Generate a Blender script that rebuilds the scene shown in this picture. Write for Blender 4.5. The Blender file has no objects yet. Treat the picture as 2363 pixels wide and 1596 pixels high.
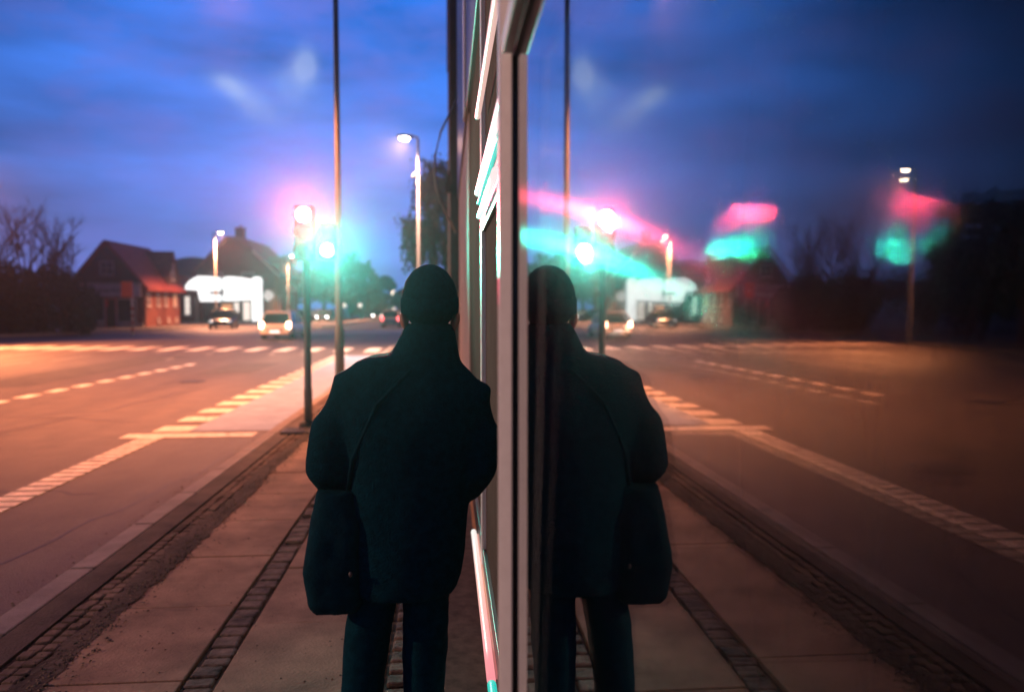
import bpy, bmesh, math, random
from mathutils import Vector, Matrix, Euler
R = math.radians
sc = bpy.context.scene
COL = sc.collection
rng = random.Random(7)

# ------------------------------------------------------------------ materials
def nd(nt, t, **kw):
    n = nt.nodes.new(t)
    for k, v in kw.items():
        setattr(n, k, v)
    return n

def mat(name, col, rough=.6, metal=0., vary=None, bump=None, spec=.5, stretch=None, trans=0., ior=1.5, emit=None, sheen=0.):
    m = bpy.data.materials.new(name); m.use_nodes = True
    nt = m.node_tree; p = nt.nodes['Principled BSDF']
    p.inputs['Base Color'].default_value = (*col, 1)
    p.inputs['Roughness'].default_value = rough
    p.inputs['Metallic'].default_value = metal
    p.inputs['Specular IOR Level'].default_value = spec
    p.inputs['IOR'].default_value = ior
    p.inputs['Transmission Weight'].default_value = trans
    if sheen:
        p.inputs['Sheen Weight'].default_value = sheen
        p.inputs['Sheen Roughness'].default_value = .4
    tc = nd(nt, 'ShaderNodeTexCoord')
    src = tc.outputs['Object']
    if stretch:
        mp = nd(nt, 'ShaderNodeMapping'); mp.inputs['Scale'].default_value = stretch
        nt.links.new(src, mp.inputs[0]); src = mp.outputs[0]
    if vary:
        n = nd(nt, 'ShaderNodeTexNoise'); n.inputs['Scale'].default_value = vary[0]; n.inputs['Detail'].default_value = 6
        n.inputs['Roughness'].default_value = .65
        nt.links.new(src, n.inputs['Vector'])
        mr = nd(nt, 'ShaderNodeMapRange'); mr.inputs[1].default_value = .3; mr.inputs[2].default_value = .7
        mr.inputs[3].default_value = 1 - vary[1]; mr.inputs[4].default_value = 1 + vary[1]
        nt.links.new(n.outputs[0], mr.inputs[0])
        mx = nd(nt, 'ShaderNodeMix', data_type='RGBA', blend_type='MULTIPLY')
        mx.inputs[0].default_value = 1; mx.inputs[6].default_value = (*col, 1)
        nt.links.new(mr.outputs[0], mx.inputs[7]); nt.links.new(mx.outputs[2], p.inputs['Base Color'])
        m['mix'] = mx.name
    if bump:
        n2 = nd(nt, 'ShaderNodeTexNoise'); n2.inputs['Scale'].default_value = bump[0]; n2.inputs['Detail'].default_value = 5
        nt.links.new(tc.outputs['Object'], n2.inputs['Vector'])
        b = nd(nt, 'ShaderNodeBump'); b.inputs['Strength'].default_value = bump[1]; b.inputs['Distance'].default_value = .02
        nt.links.new(n2.outputs[0], b.inputs['Height']); nt.links.new(b.outputs[0], p.inputs['Normal'])
    if emit:
        p.inputs['Emission Color'].default_value = (*emit[0], 1); p.inputs['Emission Strength'].default_value = emit[1]
    return m

def brick_mat(name, c1, c2, mortar, sx=1.):
    m = mat(name, c1, .85)
    nt = m.node_tree; p = nt.nodes['Principled BSDF']
    tc = nd(nt, 'ShaderNodeTexCoord'); sp = nd(nt, 'ShaderNodeSeparateXYZ'); nt.links.new(tc.outputs['Object'], sp.inputs[0])
    ad = nd(nt, 'ShaderNodeMath', operation='ADD'); nt.links.new(sp.outputs[0], ad.inputs[0]); nt.links.new(sp.outputs[1], ad.inputs[1])
    cb = nd(nt, 'ShaderNodeCombineXYZ'); nt.links.new(ad.outputs[0], cb.inputs[0]); nt.links.new(sp.outputs[2], cb.inputs[1])
    b = nd(nt, 'ShaderNodeTexBrick'); b.inputs['Scale'].default_value = sx
    b.inputs['Color1'].default_value = (*c1, 1); b.inputs['Color2'].default_value = (*c2, 1); b.inputs['Mortar'].default_value = (*mortar, 1)
    b.inputs['Brick Width'].default_value = .24; b.inputs['Row Height'].default_value = .08; b.inputs['Mortar Size'].default_value = .008
    nt.links.new(cb.outputs[0], b.inputs[0])
    n = nd(nt, 'ShaderNodeTexNoise'); n.inputs['Scale'].default_value = 1.2; n.inputs['Detail'].default_value = 5
    nt.links.new(tc.outputs['Object'], n.inputs['Vector'])
    mr = nd(nt, 'ShaderNodeMapRange'); mr.inputs[3].default_value = .55; mr.inputs[4].default_value = 1.4
    nt.links.new(n.outputs[0], mr.inputs[0])
    mx = nd(nt, 'ShaderNodeMix', data_type='RGBA', blend_type='MULTIPLY'); mx.inputs[0].default_value = 1
    nt.links.new(b.outputs[0], mx.inputs[6]); nt.links.new(mr.outputs[0], mx.inputs[7])
    nt.links.new(mx.outputs[2], p.inputs['Base Color'])
    return m

def glow(name, col, s):
    m = mat(name, (.02, .02, .02), .4, emit=(col, s)); m.cycles.emission_sampling = 'NONE'; return m

M = {}
# asphalt with tyre-polished lanes running along the street
def asphalt():
    m = mat('asphalt', (.070, .058, .048), .62, vary=(.55, .38), bump=(90, .45), stretch=(1.6, .12, 1))
    nt = m.node_tree; p = nt.nodes['Principled BSDF']
    tc = nd(nt, 'ShaderNodeTexCoord')
    n = nd(nt, 'ShaderNodeTexNoise'); n.inputs['Scale'].default_value = 60; n.inputs['Detail'].default_value = 3
    nt.links.new(tc.outputs['Object'], n.inputs['Vector'])
    n3 = nd(nt, 'ShaderNodeTexNoise'); n3.inputs['Scale'].default_value = 2.3; n3.inputs['Detail'].default_value = 6
    nt.links.new(tc.outputs['Object'], n3.inputs['Vector'])
    ad = nd(nt, 'ShaderNodeMath', operation='MULTIPLY_ADD'); ad.inputs[1].default_value = .7
    nt.links.new(n3.outputs[0], ad.inputs[0]); nt.links.new(n.outputs[0], ad.inputs[2])
    mr = nd(nt, 'ShaderNodeMapRange'); mr.inputs[1].default_value = .55; mr.inputs[2].default_value = 1.15
    mr.inputs[3].default_value = .6; mr.inputs[4].default_value = 1.4
    nt.links.new(ad.outputs[0], mr.inputs[0])
    mx2 = nd(nt, 'ShaderNodeMix', data_type='RGBA', blend_type='MULTIPLY'); mx2.inputs[0].default_value = 1
    nt.links.new(nt.nodes[m['mix']].outputs[2], mx2.inputs[6]); nt.links.new(mr.outputs[0], mx2.inputs[7])
    nt.links.new(mx2.outputs[2], p.inputs['Base Color'])
    return m
M['asphalt'] = asphalt()
M['ground'] = mat('ground_soil', (.05, .05, .04), .9, vary=(.3, .4))
M['paint'] = mat('road_paint', (.62, .58, .54), .6, vary=(9, .3), bump=(120, .3))
def wear(m, lo, hi, under=(.075, .065, .06)):
    nt = m.node_tree; p = nt.nodes['Principled BSDF']; tc = nd(nt, 'ShaderNodeTexCoord')
    n = nd(nt, 'ShaderNodeTexNoise'); n.inputs['Scale'].default_value = 7; n.inputs['Detail'].default_value = 9; n.inputs['Roughness'].default_value = .72
    nt.links.new(tc.outputs['Object'], n.inputs['Vector'])
    r = nd(nt, 'ShaderNodeMapRange'); r.inputs[1].default_value = lo; r.inputs[2].default_value = hi; nt.links.new(n.outputs[0], r.inputs[0])
    mx = nd(nt, 'ShaderNodeMix', data_type='RGBA'); nt.links.new(r.outputs[0], mx.inputs[0])
    nt.links.new(nt.nodes[m['mix']].outputs[2], mx.inputs[6]); mx.inputs[7].default_value = (*under, 1); nt.links.new(mx.outputs[2], p.inputs['Base Color'])
wear(M['paint'], .54, .70)
M['paint_worn'] = mat('road_paint_worn', (.24, .22, .2), .65, vary=(5, .5), bump=(120, .3))
M['blue_path'] = mat('cycle_path_surface', (.19, .25, .36), .55, vary=(3, .22), bump=(90, .3))
M['flag'] = mat('paving_slab', (.37, .25, .165), .85, vary=(2.2, .45), bump=(70, .35))
M['joint'] = mat('paving_joint', (.10, .076, .058), .95, vary=(14, .5))
M['sett'] = mat('granite_sett', (.15, .115, .085), .8, vary=(7, .9), bump=(40, .5))
M['kerb'] = mat('granite_kerb', (.22, .2, .19), .7, vary=(2.5, .35), bump=(60, .4))
M['dirt'] = mat('gutter_dirt', (.075, .056, .042), .92, vary=(3.2, .75), bump=(30, .6), stretch=(1, .5, 1))
M['farpave'] = mat('far_paving', (.10, .095, .09), .85, vary=(1.2, .3))
M['steel'] = mat('galvanised_steel', (.14, .145, .155), .45, .3, vary=(6, .18))
M['darksteel'] = mat('dark_iron', (.03, .03, .032), .6, .2, vary=(8, .3))
M['alu'] = mat('window_aluminium', (.78, .90, .95), .42, .0, vary=(30, .06))
M['alu_dark'] = mat('dark_anodised_frame', (.06, .055, .055), .45, .3, vary=(12, .2))
M['rubber'] = mat('black_rubber', (.012, .012, .012), .5)
M['film'] = mat('frosted_window_film', (.10, .085, .08), .75, spec=0., vary=(7, .12))
M['plinth'] = mat('plinth_render', (.50, .27, .14), .75, vary=(7, .65), bump=(18, .7))
M['render_lt'] = mat('pale_render', (.45, .40, .37), .7, vary=(4, .2))
M['render_dk'] = mat('dark_render', (.05, .055, .055), .8, vary=(3, .3))
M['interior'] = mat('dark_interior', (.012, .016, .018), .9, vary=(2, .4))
M['glass'] = mat('window_glass', (.90, .98, .97), .012, trans=1., ior=1.38)
M['brick_red'] = brick_mat('red_brick', (.22, .045, .03), (.16, .035, .026), (.14, .1, .08))
M['brick_dark'] = brick_mat('dark_brick', (.10, .058, .05), (.075, .045, .04), (.09, .075, .065))
M['brick_yellow'] = brick_mat('yellow_brick', (.32, .20, .11), (.26, .16, .09), (.2, .16, .12))
def tiles(name, c):
    m = mat(name, c, .8, vary=(2.5, .35)); nt = m.node_tree; p = nt.nodes['Principled BSDF']
    tc = nd(nt, 'ShaderNodeTexCoord'); w = nd(nt, 'ShaderNodeTexWave', bands_direction='Z'); w.inputs['Scale'].default_value = 1.5
    w.inputs['Distortion'].default_value = .6
    nt.links.new(tc.outputs['Object'], w.inputs[0])
    b = nd(nt, 'ShaderNodeBump'); b.inputs['Strength'].default_value = .6; b.inputs['Distance'].default_value = .05
    nt.links.new(w.outputs[0], b.inputs['Height']); nt.links.new(b.outputs[0], p.inputs['Normal'])
    return m
M['tile_red'] = tiles('red_roof_tile', (.27, .05, .042))
M['tile_dark'] = tiles('dark_roof_tile', (.15, .07, .058))
M['white_frame'] = mat('white_window_frame', (.55, .5, .48), .5)
M['pane'] = mat('dark_house_pane', (.02, .03, .035), .08, spec=.7)
M['teal_dark'] = mat('dark_metal_roof', (.02, .05, .06), .5, vary=(2, .2))
M['signband'] = mat('weathered_sign_band', (.55, .50, .56), .5, vary=(3, .25))
M['blacklett'] = mat('dark_lettering', (.03, .03, .04), .5)
M['orange'] = mat('orange_sign_face', (.75, .13, .05), .45, vary=(6, .08))
M['red_stripe'] = mat('red_stripe', (.35, .03, .03), .5)
M['white_stripe'] = mat('white_stripe', (.7, .65, .62), .5)
M['leaf'] = mat('leaf_dark_green', (.022, .065, .06), .75, vary=(1.5, .5))
M['leaf_blue'] = mat('leaf_willow', (.018, .05, .075), .75, vary=(1.5, .5))
M['leaf_hedge'] = mat('leaf_hedge', (.012, .05, .055), .8, vary=(1.5, .45))
M['bark'] = mat('bark', (.05, .045, .045), .9, vary=(6, .4), bump=(20, .6))
M['coat'] = mat('dark_teal_wool', (.002, .042, .070), .9, vary=(40, .3), bump=(160, .5), spec=.06)
M['trouser'] = mat('dark_trouser_cloth', (.002, .042, .070), .9, vary=(30, .3), bump=(200, .3), spec=.06)
M['hat'] = mat('dark_knit_wool', (.002, .042, .070), .95, vary=(60, .3), bump=(220, .5), spec=.06)
M['bagm'] = mat('dark_bag_canvas', (.002, .040, .066), .85, spec=.08, vary=(25, .3), bump=(180, .3))
M['skin'] = mat('skin', (.45, .22, .17), .55, vary=(15, .1))
M['hair'] = mat('dark_hair', (.02, .013, .01), .6)
M['shoe'] = mat('black_leather', (.01, .01, .01), .45)
M['car_black'] = mat('black_car_paint', (.006, .02, .024), .18, spec=.6)
M['car_white'] = mat('white_car_paint', (.72, .68, .66), .22, spec=.6)
M['car_silver'] = mat('silver_car_paint', (.45, .43, .43), .25, .3)
M['car_dark'] = mat('dark_car_paint', (.03, .02, .02), .2, spec=.6)
M['car_glass'] = mat('car_glass', (.012, .02, .022), .06, spec=.7)
M['tyre'] = mat('tyre', (.012, .012, .012), .85)
M['rim'] = mat('rim', (.3, .3, .3), .35, .8)
M['plate_red'] = mat('red_plate', (.6, .1, .08), .5)
M['lensdark'] = mat('unlit_lens', (.03, .02, .01), .25)
M['wood_white'] = mat('white_painted_wood', (.6, .55, .5), .6, vary=(9, .15))
M['cable'] = mat('grey_cable', (.22, .24, .25), .5)
# things that give off light, then shop rail reflections painted as glow
SOD = (1., .28, .09)
M['lamp_lit'] = glow('lit_lamp_glass', (1, .74, .5), 60)
M['lamp_far'] = glow('lit_lamp_glass_far', (1, .80, .62), 30)
M['sig_red'] = glow('lit_red_lens', (1, .20, .24), 26)
M['sig_green'] = glow('lit_green_lens', (.14, 1., .74), 26)
M['sign_lit'] = glow('backlit_white_panel', (1, .99, .98), 1.6)
M['sign_lit2'] = glow('backlit_white_panel_dimmer', (.95, 1, 1), 1.1)
M['sign_soft'] = glow('backlit_round_panel', (1, .86, .82), .65)
M['win_warm'] = glow('lit_warm_window', (1, .42, .18), .75)
M['win_white'] = glow('lit_white_window', (1, .85, .75), 1.1)
M['tail_lit'] = glow('lit_tail_light', (1, .45, .28), 26)
M['tail_red'] = glow('lit_red_tail_light', (1, .12, .12), 5)
M['plate_lit'] = glow('lit_number_plate', (1, .8, .7), 2.2)
M['head_lit'] = glow('lit_headlight', (1, .93, .88), 14)
M['head_dim'] = glow('dim_headlight', (1, .9, .85), 1.2)
M['station_w'] = glow('lit_canopy_white', (1, .78, .62), 3)
M['station_o'] = glow('lit_canopy_orange', (1, .25, .08), 1.3)
M['led_red'] = glow('red_standby_light', (1, .06, .03), 4)
def glint_mat(name, a, b, c, s):
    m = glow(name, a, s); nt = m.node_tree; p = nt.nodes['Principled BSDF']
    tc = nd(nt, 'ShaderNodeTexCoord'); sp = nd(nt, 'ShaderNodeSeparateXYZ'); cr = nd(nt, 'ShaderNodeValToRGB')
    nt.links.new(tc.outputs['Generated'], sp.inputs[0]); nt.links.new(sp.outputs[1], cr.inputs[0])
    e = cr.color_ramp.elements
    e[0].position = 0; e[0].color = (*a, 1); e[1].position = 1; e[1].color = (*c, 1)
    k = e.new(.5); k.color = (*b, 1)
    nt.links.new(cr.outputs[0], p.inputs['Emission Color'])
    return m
M['glint_low'] = glint_mat('low_rail_glint', (1, .32, .36), (1, .55, .47), (.95, .9, .85), 1.0)
M['glint_low2'] = glint_mat('low_rail_glint_orange', (.7, .2, .2), (1, .33, .2), (1, .45, .35), .65)
M['glint_teal'] = glow('teal_rail_glint', (.02, .85, .7), .75)
M['glint_up'] = glint_mat('upper_rail_glint', (1, .75, .75), (1, .95, .93), (.62, 1, .92), 1.1)
M['glint_pink'] = glow('pink_rail_glint', (1, .62, .55), .8)

# ------------------------------------------------------------------ mesh helpers
class MB:
    def __init__(s): s.bm = bmesh.new()
    def box(s, c, d, rot=None):
        r = bmesh.ops.create_cube(s.bm, size=1)
        mt = Matrix.Translation(c)
        if rot: mt = mt @ Euler(rot).to_matrix().to_4x4()
        mt = mt @ Matrix.Diagonal((*d, 1))
        bmesh.ops.transform(s.bm, matrix=mt, verts=r['verts']); return s
    def rng(s, a, b):
        return s.box([(a[i] + b[i]) / 2 for i in range(3)], [abs(b[i] - a[i]) for i in range(3)])
    def tube(s, pts, rad, n=12, caps=True):
        pts = [Vector(p) for p in pts]; rings = []
        if not hasattr(rad, '__len__'): rad = [rad] * len(pts)
        for i, p in enumerate(pts):
            d = (pts[min(i + 1, len(pts) - 1)] - pts[max(i - 1, 0)]).normalized()
            u = d.cross(Vector((0, 0, 1)) if abs(d.z) < .95 else Vector((0, 1, 0))).normalized(); v = d.cross(u)
            rings.append([s.bm.verts.new(p + (u * math.cos(2 * math.pi * k / n) + v * math.sin(2 * math.pi * k / n)) * rad[i]) for k in range(n)])
        for a, b in zip(rings, rings[1:]):
            for k in range(n): s.bm.faces.new((a[k], a[(k + 1) % n], b[(k + 1) % n], b[k]))
        if caps:
            s.bm.faces.new(rings[0][::-1]); s.bm.faces.new(rings[-1])
        return s
    def loft(s, rings, caps=True):
        rs = [[s.bm.verts.new(p) for p in r] for r in rings]; n = len(rs[0])
        for a, b in zip(rs, rs[1:]):
            for k in range(n): s.bm.faces.new((a[k], a[(k + 1) % n], b[(k + 1) % n], b[k]))
        if caps: s.bm.faces.new(rs[0][::-1]); s.bm.faces.new(rs[-1])
        return s
    def ell(s, c, r, seg=20, rings=12, rot=None):
        q = bmesh.ops.create_uvsphere(s.bm, u_segments=seg, v_segments=rings, radius=1)
        mt = Matrix.Translation(c)
        if rot: mt = mt @ Euler(rot).to_matrix().to_4x4()
        bmesh.ops.transform(s.bm, matrix=mt @ Matrix.Diagonal((*r, 1)), verts=q['verts']); return s
    def poly(s, pts):
        s.bm.faces.new([s.bm.verts.new(p) for p in pts]); return s
    def prism(s, pts, d):
        a = [s.bm.verts.new(p) for p in pts]; b = [s.bm.verts.new(Vector(p) + Vector(d)) for p in pts]; n = len(a)
        s.bm.faces.new(a[::-1]); s.bm.faces.new(b)
        for k in range(n): s.bm.faces.new((a[k], a[(k + 1) % n], b[(k + 1) % n], b[k]))
        return s
    def build(s, name, m, parent=None, smooth=False, bevel=0):
        bmesh.ops.recalc_face_normals(s.bm, faces=s.bm.faces)
        me = bpy.data.meshes.new(name); s.bm.to_mesh(me); s.bm.free()
        me.materials.append(m)
        if smooth:
            for p in me.polygons: p.use_smooth = True
        o = bpy.data.objects.new(name, me); COL.objects.link(o)
        if parent: o.parent = parent
        if bevel:
            b = o.modifiers.new('b', 'BEVEL'); b.width = bevel; b.segments = 2; b.limit_method = 'ANGLE'
        return o

def raw(name, verts, faces, m, parent=None):
    me = bpy.data.meshes.new(name); me.from_pydata(verts, [], faces); me.materials.append(m)
    o = bpy.data.objects.new(name, me); COL.objects.link(o)
    if parent: o.parent = parent
    return o

def tag(o, label, cat, group=None):
    o['label'] = label; o['category'] = cat
    if group: o['group'] = group
    return o

def thing(name, label, cat, loc=(0, 0, 0), rz=0, group=None):
    o = bpy.data.objects.new(name, None); COL.objects.link(o); o.empty_display_size = .2
    o.location = loc; o.rotation_euler = (0, 0, rz)
    return tag(o, label, cat, group)

def struct(name, mb, m, label=None, **k):
    o = mb.build(name, m, **k) if isinstance(mb, MB) else mb
    o['kind'] = 'structure'
    if label: o['label'] = label
    return o

def kids(o): return [c for c in bpy.data.objects if c.parent == o]
def copy_tree(o, parent=None):
    c = o.copy(); COL.objects.link(c); c.parent = parent
    for ch in kids(o): copy_tree(ch, c)
    return c

def spot(parent, loc, target, energy, col, size=150, blend=.6, radius=.12):
    l = bpy.data.lights.new('lamp_light', 'SPOT'); l.energy = energy; l.color = col; l.spot_size = R(size); l.spot_blend = blend
    l.shadow_soft_size = radius
    o = bpy.data.objects.new('lamp_light', l); COL.objects.link(o); o.location = loc
    o.rotation_euler = (Vector(target) - Vector(loc)).to_track_quat('-Z', 'Y').to_euler()
    if parent: o.parent = parent
    return o

# ------------------------------------------------------------------ ground, road, paving
RZ = -.09       # road level; pavement top is 0
struct('ground', MB().poly([(-400, -200, -.30), (400, -200, -.30), (400, 900, -.30), (-400, 900, -.30)]), M['ground'])
b = MB()
b.poly([(-60, -40, RZ), (-2.42, -40, RZ), (-2.42, 33.2, RZ), (1.0, 38, RZ), (6, 39, RZ), (6, 60, RZ), (.2, 62, RZ), (-1.6, 70, RZ), (-1.6, 420, RZ), (-60, 420, RZ)])
struct('road', b, M['asphalt'])
# far pavement : straight kerb, flaring into a side street
fk = [(-20.6, -40), (-20.7, 20), (-21.2, 34), (-23.5, 37.5), (-30, 39.5)]
b = MB(); b.prism([(-60, -40, -.2)] + [(x, y, -.2) for x, y in fk] + [(-60, 40.5, -.2)], (0, 0, .21)); struct('far_pavement', b, M['farpave'])
fk2 = [(-60, 46.2), (-27, 47.0), (-24.6, 50.4), (-23.1, 57), (-21.8, 66), (-21.4, 90), (-21.4, 420)]
b = MB(); b.prism([(x, y, -.2) for x, y in fk2] + [(-60, 420, -.2)], (0, 0, .21)); struct('far_pavement', b, M['farpave'])
b = MB()
for (x0, y0), (x1, y1) in zip(fk2, fk2[1:]):
    L = math.hypot(x1 - x0, y1 - y0); n = max(1, int(L / 3)); nx, ny = (y1 - y0) / L * .07, -(x1 - x0) / L * .07
    for k in range(min(n, 60)):
        ax, ay = x0 + (x1 - x0) * (k + .01) / n, y0 + (y1 - y0) * (k + .01) / n; bx, by = x0 + (x1 - x0) * (k + .98) / n, y0 + (y1 - y0) * (k + .98) / n
        b.prism([(ax - nx, ay - ny, -.2), (bx - nx, by - ny, -.2), (bx + nx, by + ny, -.2), (ax + nx, ay + ny, -.2)], (0, 0, .222))
struct('far_kerb', b, M['kerb'])
# our pavement: bed, flags, sett strip, kerb
struct('pavement', MB().prism([(-2.25, -8, -.25), (1.5, -8, -.25), (1.5, 33, -.25), (-2.25, 33, -.25)], (0, 0, .225)), M['joint'])
struct('gutter_strip', MB().prism([(-2.245, -8, -.05), (-1.70, -8, -.05), (-1.70, 33, -.05), (-2.245, 33, -.05)], (0, 0, .030)), M['dirt'])
struct('gutter_strip', MB().prism([(-2.244, -8, -.04), (-2.075, -8, -.04), (-2.075, 33, -.04), (-2.244, 33, -.04)], (0, 0, .037)), mat('patched_asphalt', (.085, .064, .05), .85, vary=(2.2, .6), bump=(60, .6)))
b = MB(); rr = random.Random(14); y = -2.
while y < 33:
    for q in range(2):
        b.box((-2.02 + q * .075 + rr.uniform(-.006, .006), y + .04, -.016 + rr.uniform(-.008, .002)), (.066, .072, .03), rot=(0, 0, rr.uniform(-.12, .12)))
    y += .083
struct('sett_strip', b, mat('small_sett', (.15, .11, .08), .85, vary=(1.6, .75), bump=(40, .5)), bevel=.01)
def flags(x0, x1, y0, L, n, seed):
    rr = random.Random(seed); b = MB()
    for k in range(n):
        y = y0 + k * L; g = .006
        dz = rr.uniform(-.004, .003); t = [rr.uniform(-.002, .002) for _ in range(4)]
        P = [(x0 + g, y + g, t[0]), (x1 - g, y + g, t[1]), (x1 - g, y + L - g, t[2]), (x0 + g, y + L - g, t[3])]
        b.prism([(p[0], p[1], -.03) for p in P], (0, 0, .03 + dz))
    return b
struct('paving', flags(-1.80, -1.175, .82, .87, 36, 1), M['flag'], bevel=.006)
struct('paving', flags(-1.025, -.40, .55, .87, 36, 2), M['flag'], bevel=.006)
# granite setts
b = MB(); rr = random.Random(4); y = -1.
while y < 33:
    L = rr.uniform(.09, .13); w = rr.uniform(-.008, .008)
    if rr.random() < .93:
        b.box((-1.10 + w, y + L / 2, -.019 + rr.uniform(-.005, .003)), (.125, L - .009, .03), rot=(0, 0, rr.uniform(-.06, .06)))
    y += L
struct('sett_strip', b, M['sett'], bevel=.012)
b = MB(); y = -1.
while y < 33:
    for q in range(3):
        L = rr.uniform(.085, .11)
        b.box((-.34 + q * .115, y + .05, -.018 + rr.uniform(-.004, .004)), (.10, L, .03), rot=(0, 0, rr.uniform(-.05, .05)))
    y += .12
struct('sett_strip', b, M['sett'], bevel=.012)
b = MB(); y = -8.
while y < 33:
    b.box((-2.33, y + .5, -.12), (.155, .985, .245)); y += 1.
struct('kerb', b, M['kerb'], bevel=.012)
# loose dirt and leaves spilling over the paving edge, irregular outline
b = MB(); rr = random.Random(11); L = []; Rr = []
y = .5
while y < 12:
    L.append((-1.905 + rr.uniform(-.02, .02) + .02 * math.sin(y * 2.1), y)); Rr.append((-1.755 - .012 * min(4, max(0, 4.5 - y)) + .012 * math.sin(y * 1.3) + .010 * math.sin(y * 3.7 + 1) + rr.uniform(-.014, .014), y)); y += .07
v = [(x, yy, .0065) for x, yy in L] + [(x, yy, .0045) for x, yy in Rr]; n = len(L)
struct('dirt', raw('dirt', v, [(i, n + i, n + i + 1, i + 1) for i in range(n - 1)], M['dirt']), None)

# grit and crumbs lying along the gutter and the sett joints
rr = random.Random(31); V = []; F = []
def crumb(x, y, z, r):
    k = len(V); n = rr.choice((4, 5, 6)); a0 = rr.uniform(0, 6.28)
    for i in range(n):
        q = r * rr.uniform(.6, 1.3); V.append((x + q * math.cos(a0 + 6.283 * i / n), y + q * math.sin(a0 + 6.283 * i / n), z))
    V.append((x, y, z + r * rr.uniform(.4, .9)))
    for i in range(n): F.append((k + i, k + (i + 1) % n, k + n))
for _ in range(2600):
    y = 1.5 + 9 * rr.random() ** 1.3; crumb(-1.80 + rr.gauss(0, .06), y, .006, rr.uniform(.003, .011))
for _ in range(900):
    y = 1.5 + 9 * rr.random() ** 1.3; crumb(rr.uniform(-2.2, -.4), y, .004, rr.uniform(.002, .007))
for _ in range(700):
    y = 2 + 12 * rr.random() ** 1.3; crumb(-2.42 - abs(rr.gauss(0, .10)), y, RZ + .001, rr.uniform(.004, .012))
g_ = raw('grit', V, F, M['sett']); g_['kind'] = 'stuff'
# ------------------------------------------------------------------ road markings
MZ = RZ + .004
def quad(b, x0, x1, y0, y1, z=MZ): b.poly([(x0, y0, z), (x1, y0, z), (x1, y1, z), (x0, y1, z)])
b = MB(); b.poly([(-3.66, 11.05, MZ), (-2.46, 11.05, MZ), (-2.50, 14.8, MZ), (-2.62, 19.1, MZ), (-2.72, 27.8, MZ), (-3.74, 27.8, MZ), (-3.70, 19, MZ)])
struct('cycle_path', b, M['blue_path'])
b = MB()
for k in range(18):
    y = 11.0 + k * .98; x = -4.14 + .002 * k
    quad(b, x, x + .5, y, y + .52, MZ + .004)
struct('path_edge_marking', b, M['paint'])
b = MB()
for k in range(60):
    y = 10.42 - k * .20
    b.box((-3.95, y, RZ + .006), (.31, .145, .012))
struct('rumble_marking', b, M['paint'], bevel=.004)
b = MB(); quad(b, -4.1, -3.8, -2, 10.45, MZ); struct('edge_line_marking', b, M['paint_worn'])
b = MB(); quad(b, -4.38, -2.64, 10.5, 10.84, MZ + .004); struct('stop_line_marking', b, M['paint'])
b = MB()
for k in range(10):
    y = 14.35 + k * 1.03; x = -8.28 + .05 * k
    quad(b, x - .13, x + .13, y, y + .62)
struct('lane_marking', b, M['paint'])
b = MB()
for x, y0, y1 in ((-13.3, 20.5, 25.6), (-12.95, 26.2, 29), (-12.6, 33.2, 34.6), (-15.8, 25.5, 31.5), (-16, 10, 14), (-12.8, 8, 12), (-11.2, 30.4, 31.6), (-8.9, 29, 29.8), (-6.5, 28.6, 29.4), (-9.4, 26.3, 27.0), (-5.3, 28.4, 29.1),(-12.3,46,52),(-12.2,58,64)):
    quad(b, x - .09, x + .09, y0, y1)
struct('lane_marking', b, M['paint_worn'])
b = MB()
for k in range(15):
    x = -2.75 - k * 1.22; y = 30.2 + .24 * k
    b.poly([(x - .55, y, MZ), (x, y, MZ), (x - .02, y + 2.9, MZ), (x - .57, y + 2.9, MZ)])
struct('zebra_marking', b, M['paint'])
b = MB(); pts = []
for k in range(17):
    a = R(180 + 90 * k / 16); pts.append((-4.6 + 4.4 * math.cos(a), 43 + 7.5 * math.sin(a)))
pts += [(-3.4, 35.6), (-2.2, 36.4)]
for (x0, y0), (x1, y1) in zip(pts, pts[1:]):
    b.poly([(x0, y0, MZ), (x1, y1, MZ), (x1, y1 + .3, MZ), (x0 + .2, y0 + .12, MZ)])
struct('curve_marking', b, M['paint_worn'])
b = MB()
for x0, y0, x1, y1 in ((-7.4, 5.2, -5.6, 9.4), (-10.8, 17.5, -9.2, 28.5), (-6.6, 20.6, -5.2, 24.5), (-15.2, 13, -14.0, 19.5), (-14.9, 36.5, -12.6, 41.0)):
    quad(b, x0, x1, y0, y1, RZ + .003)
struct('asphalt_patch', b, mat('asphalt_patch', (.05, .046, .044), .7, vary=(2, .4), bump=(90, .5)))
b = MB()
for cx, cy, r_ in ((-5.1, 7.8, .33), (-9.6, 13.2, .33), (-6.0, 18.5, .3)):
    b.tube([(cx, cy, RZ - .05), (cx, cy, RZ + .006)], r_, 24); b.tube([(cx, cy, RZ), (cx, cy, RZ + .011)], r_ * .86, 24)
struct('manhole_cover', b, M['darksteel'])
b = MB(); rr = random.Random(41)
for x, y, dx, dy, n in ((-3.0, 3.0, .02, .32, 22), (-5.0, 4.5, -.28, .16, 16), (-6.3, 9.6, .05, .4, 20), (-3.3, 7.4, -.2, .1, 9), (-9.2, 11, .04, .5, 24), (-4.7, 12, -.35, .1, 12), (-11.5, 19, .05, .6, 22), (-7.2, 27, -.5, .1, 14)):
    P = Vector((x, y, RZ + .0025)); W = rr.uniform(.006, .012)
    for k in range(n):
        Q = P + Vector((dx + rr.gauss(0, .07), dy + rr.gauss(0, .07), 0)); t = (Q - P).normalized().cross(Vector((0, 0, 1))) * W
        b.poly([P - t, P + t, Q + t, Q - t]); P = Q
struct('asphalt_crack', b, M['rubber'])
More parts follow.
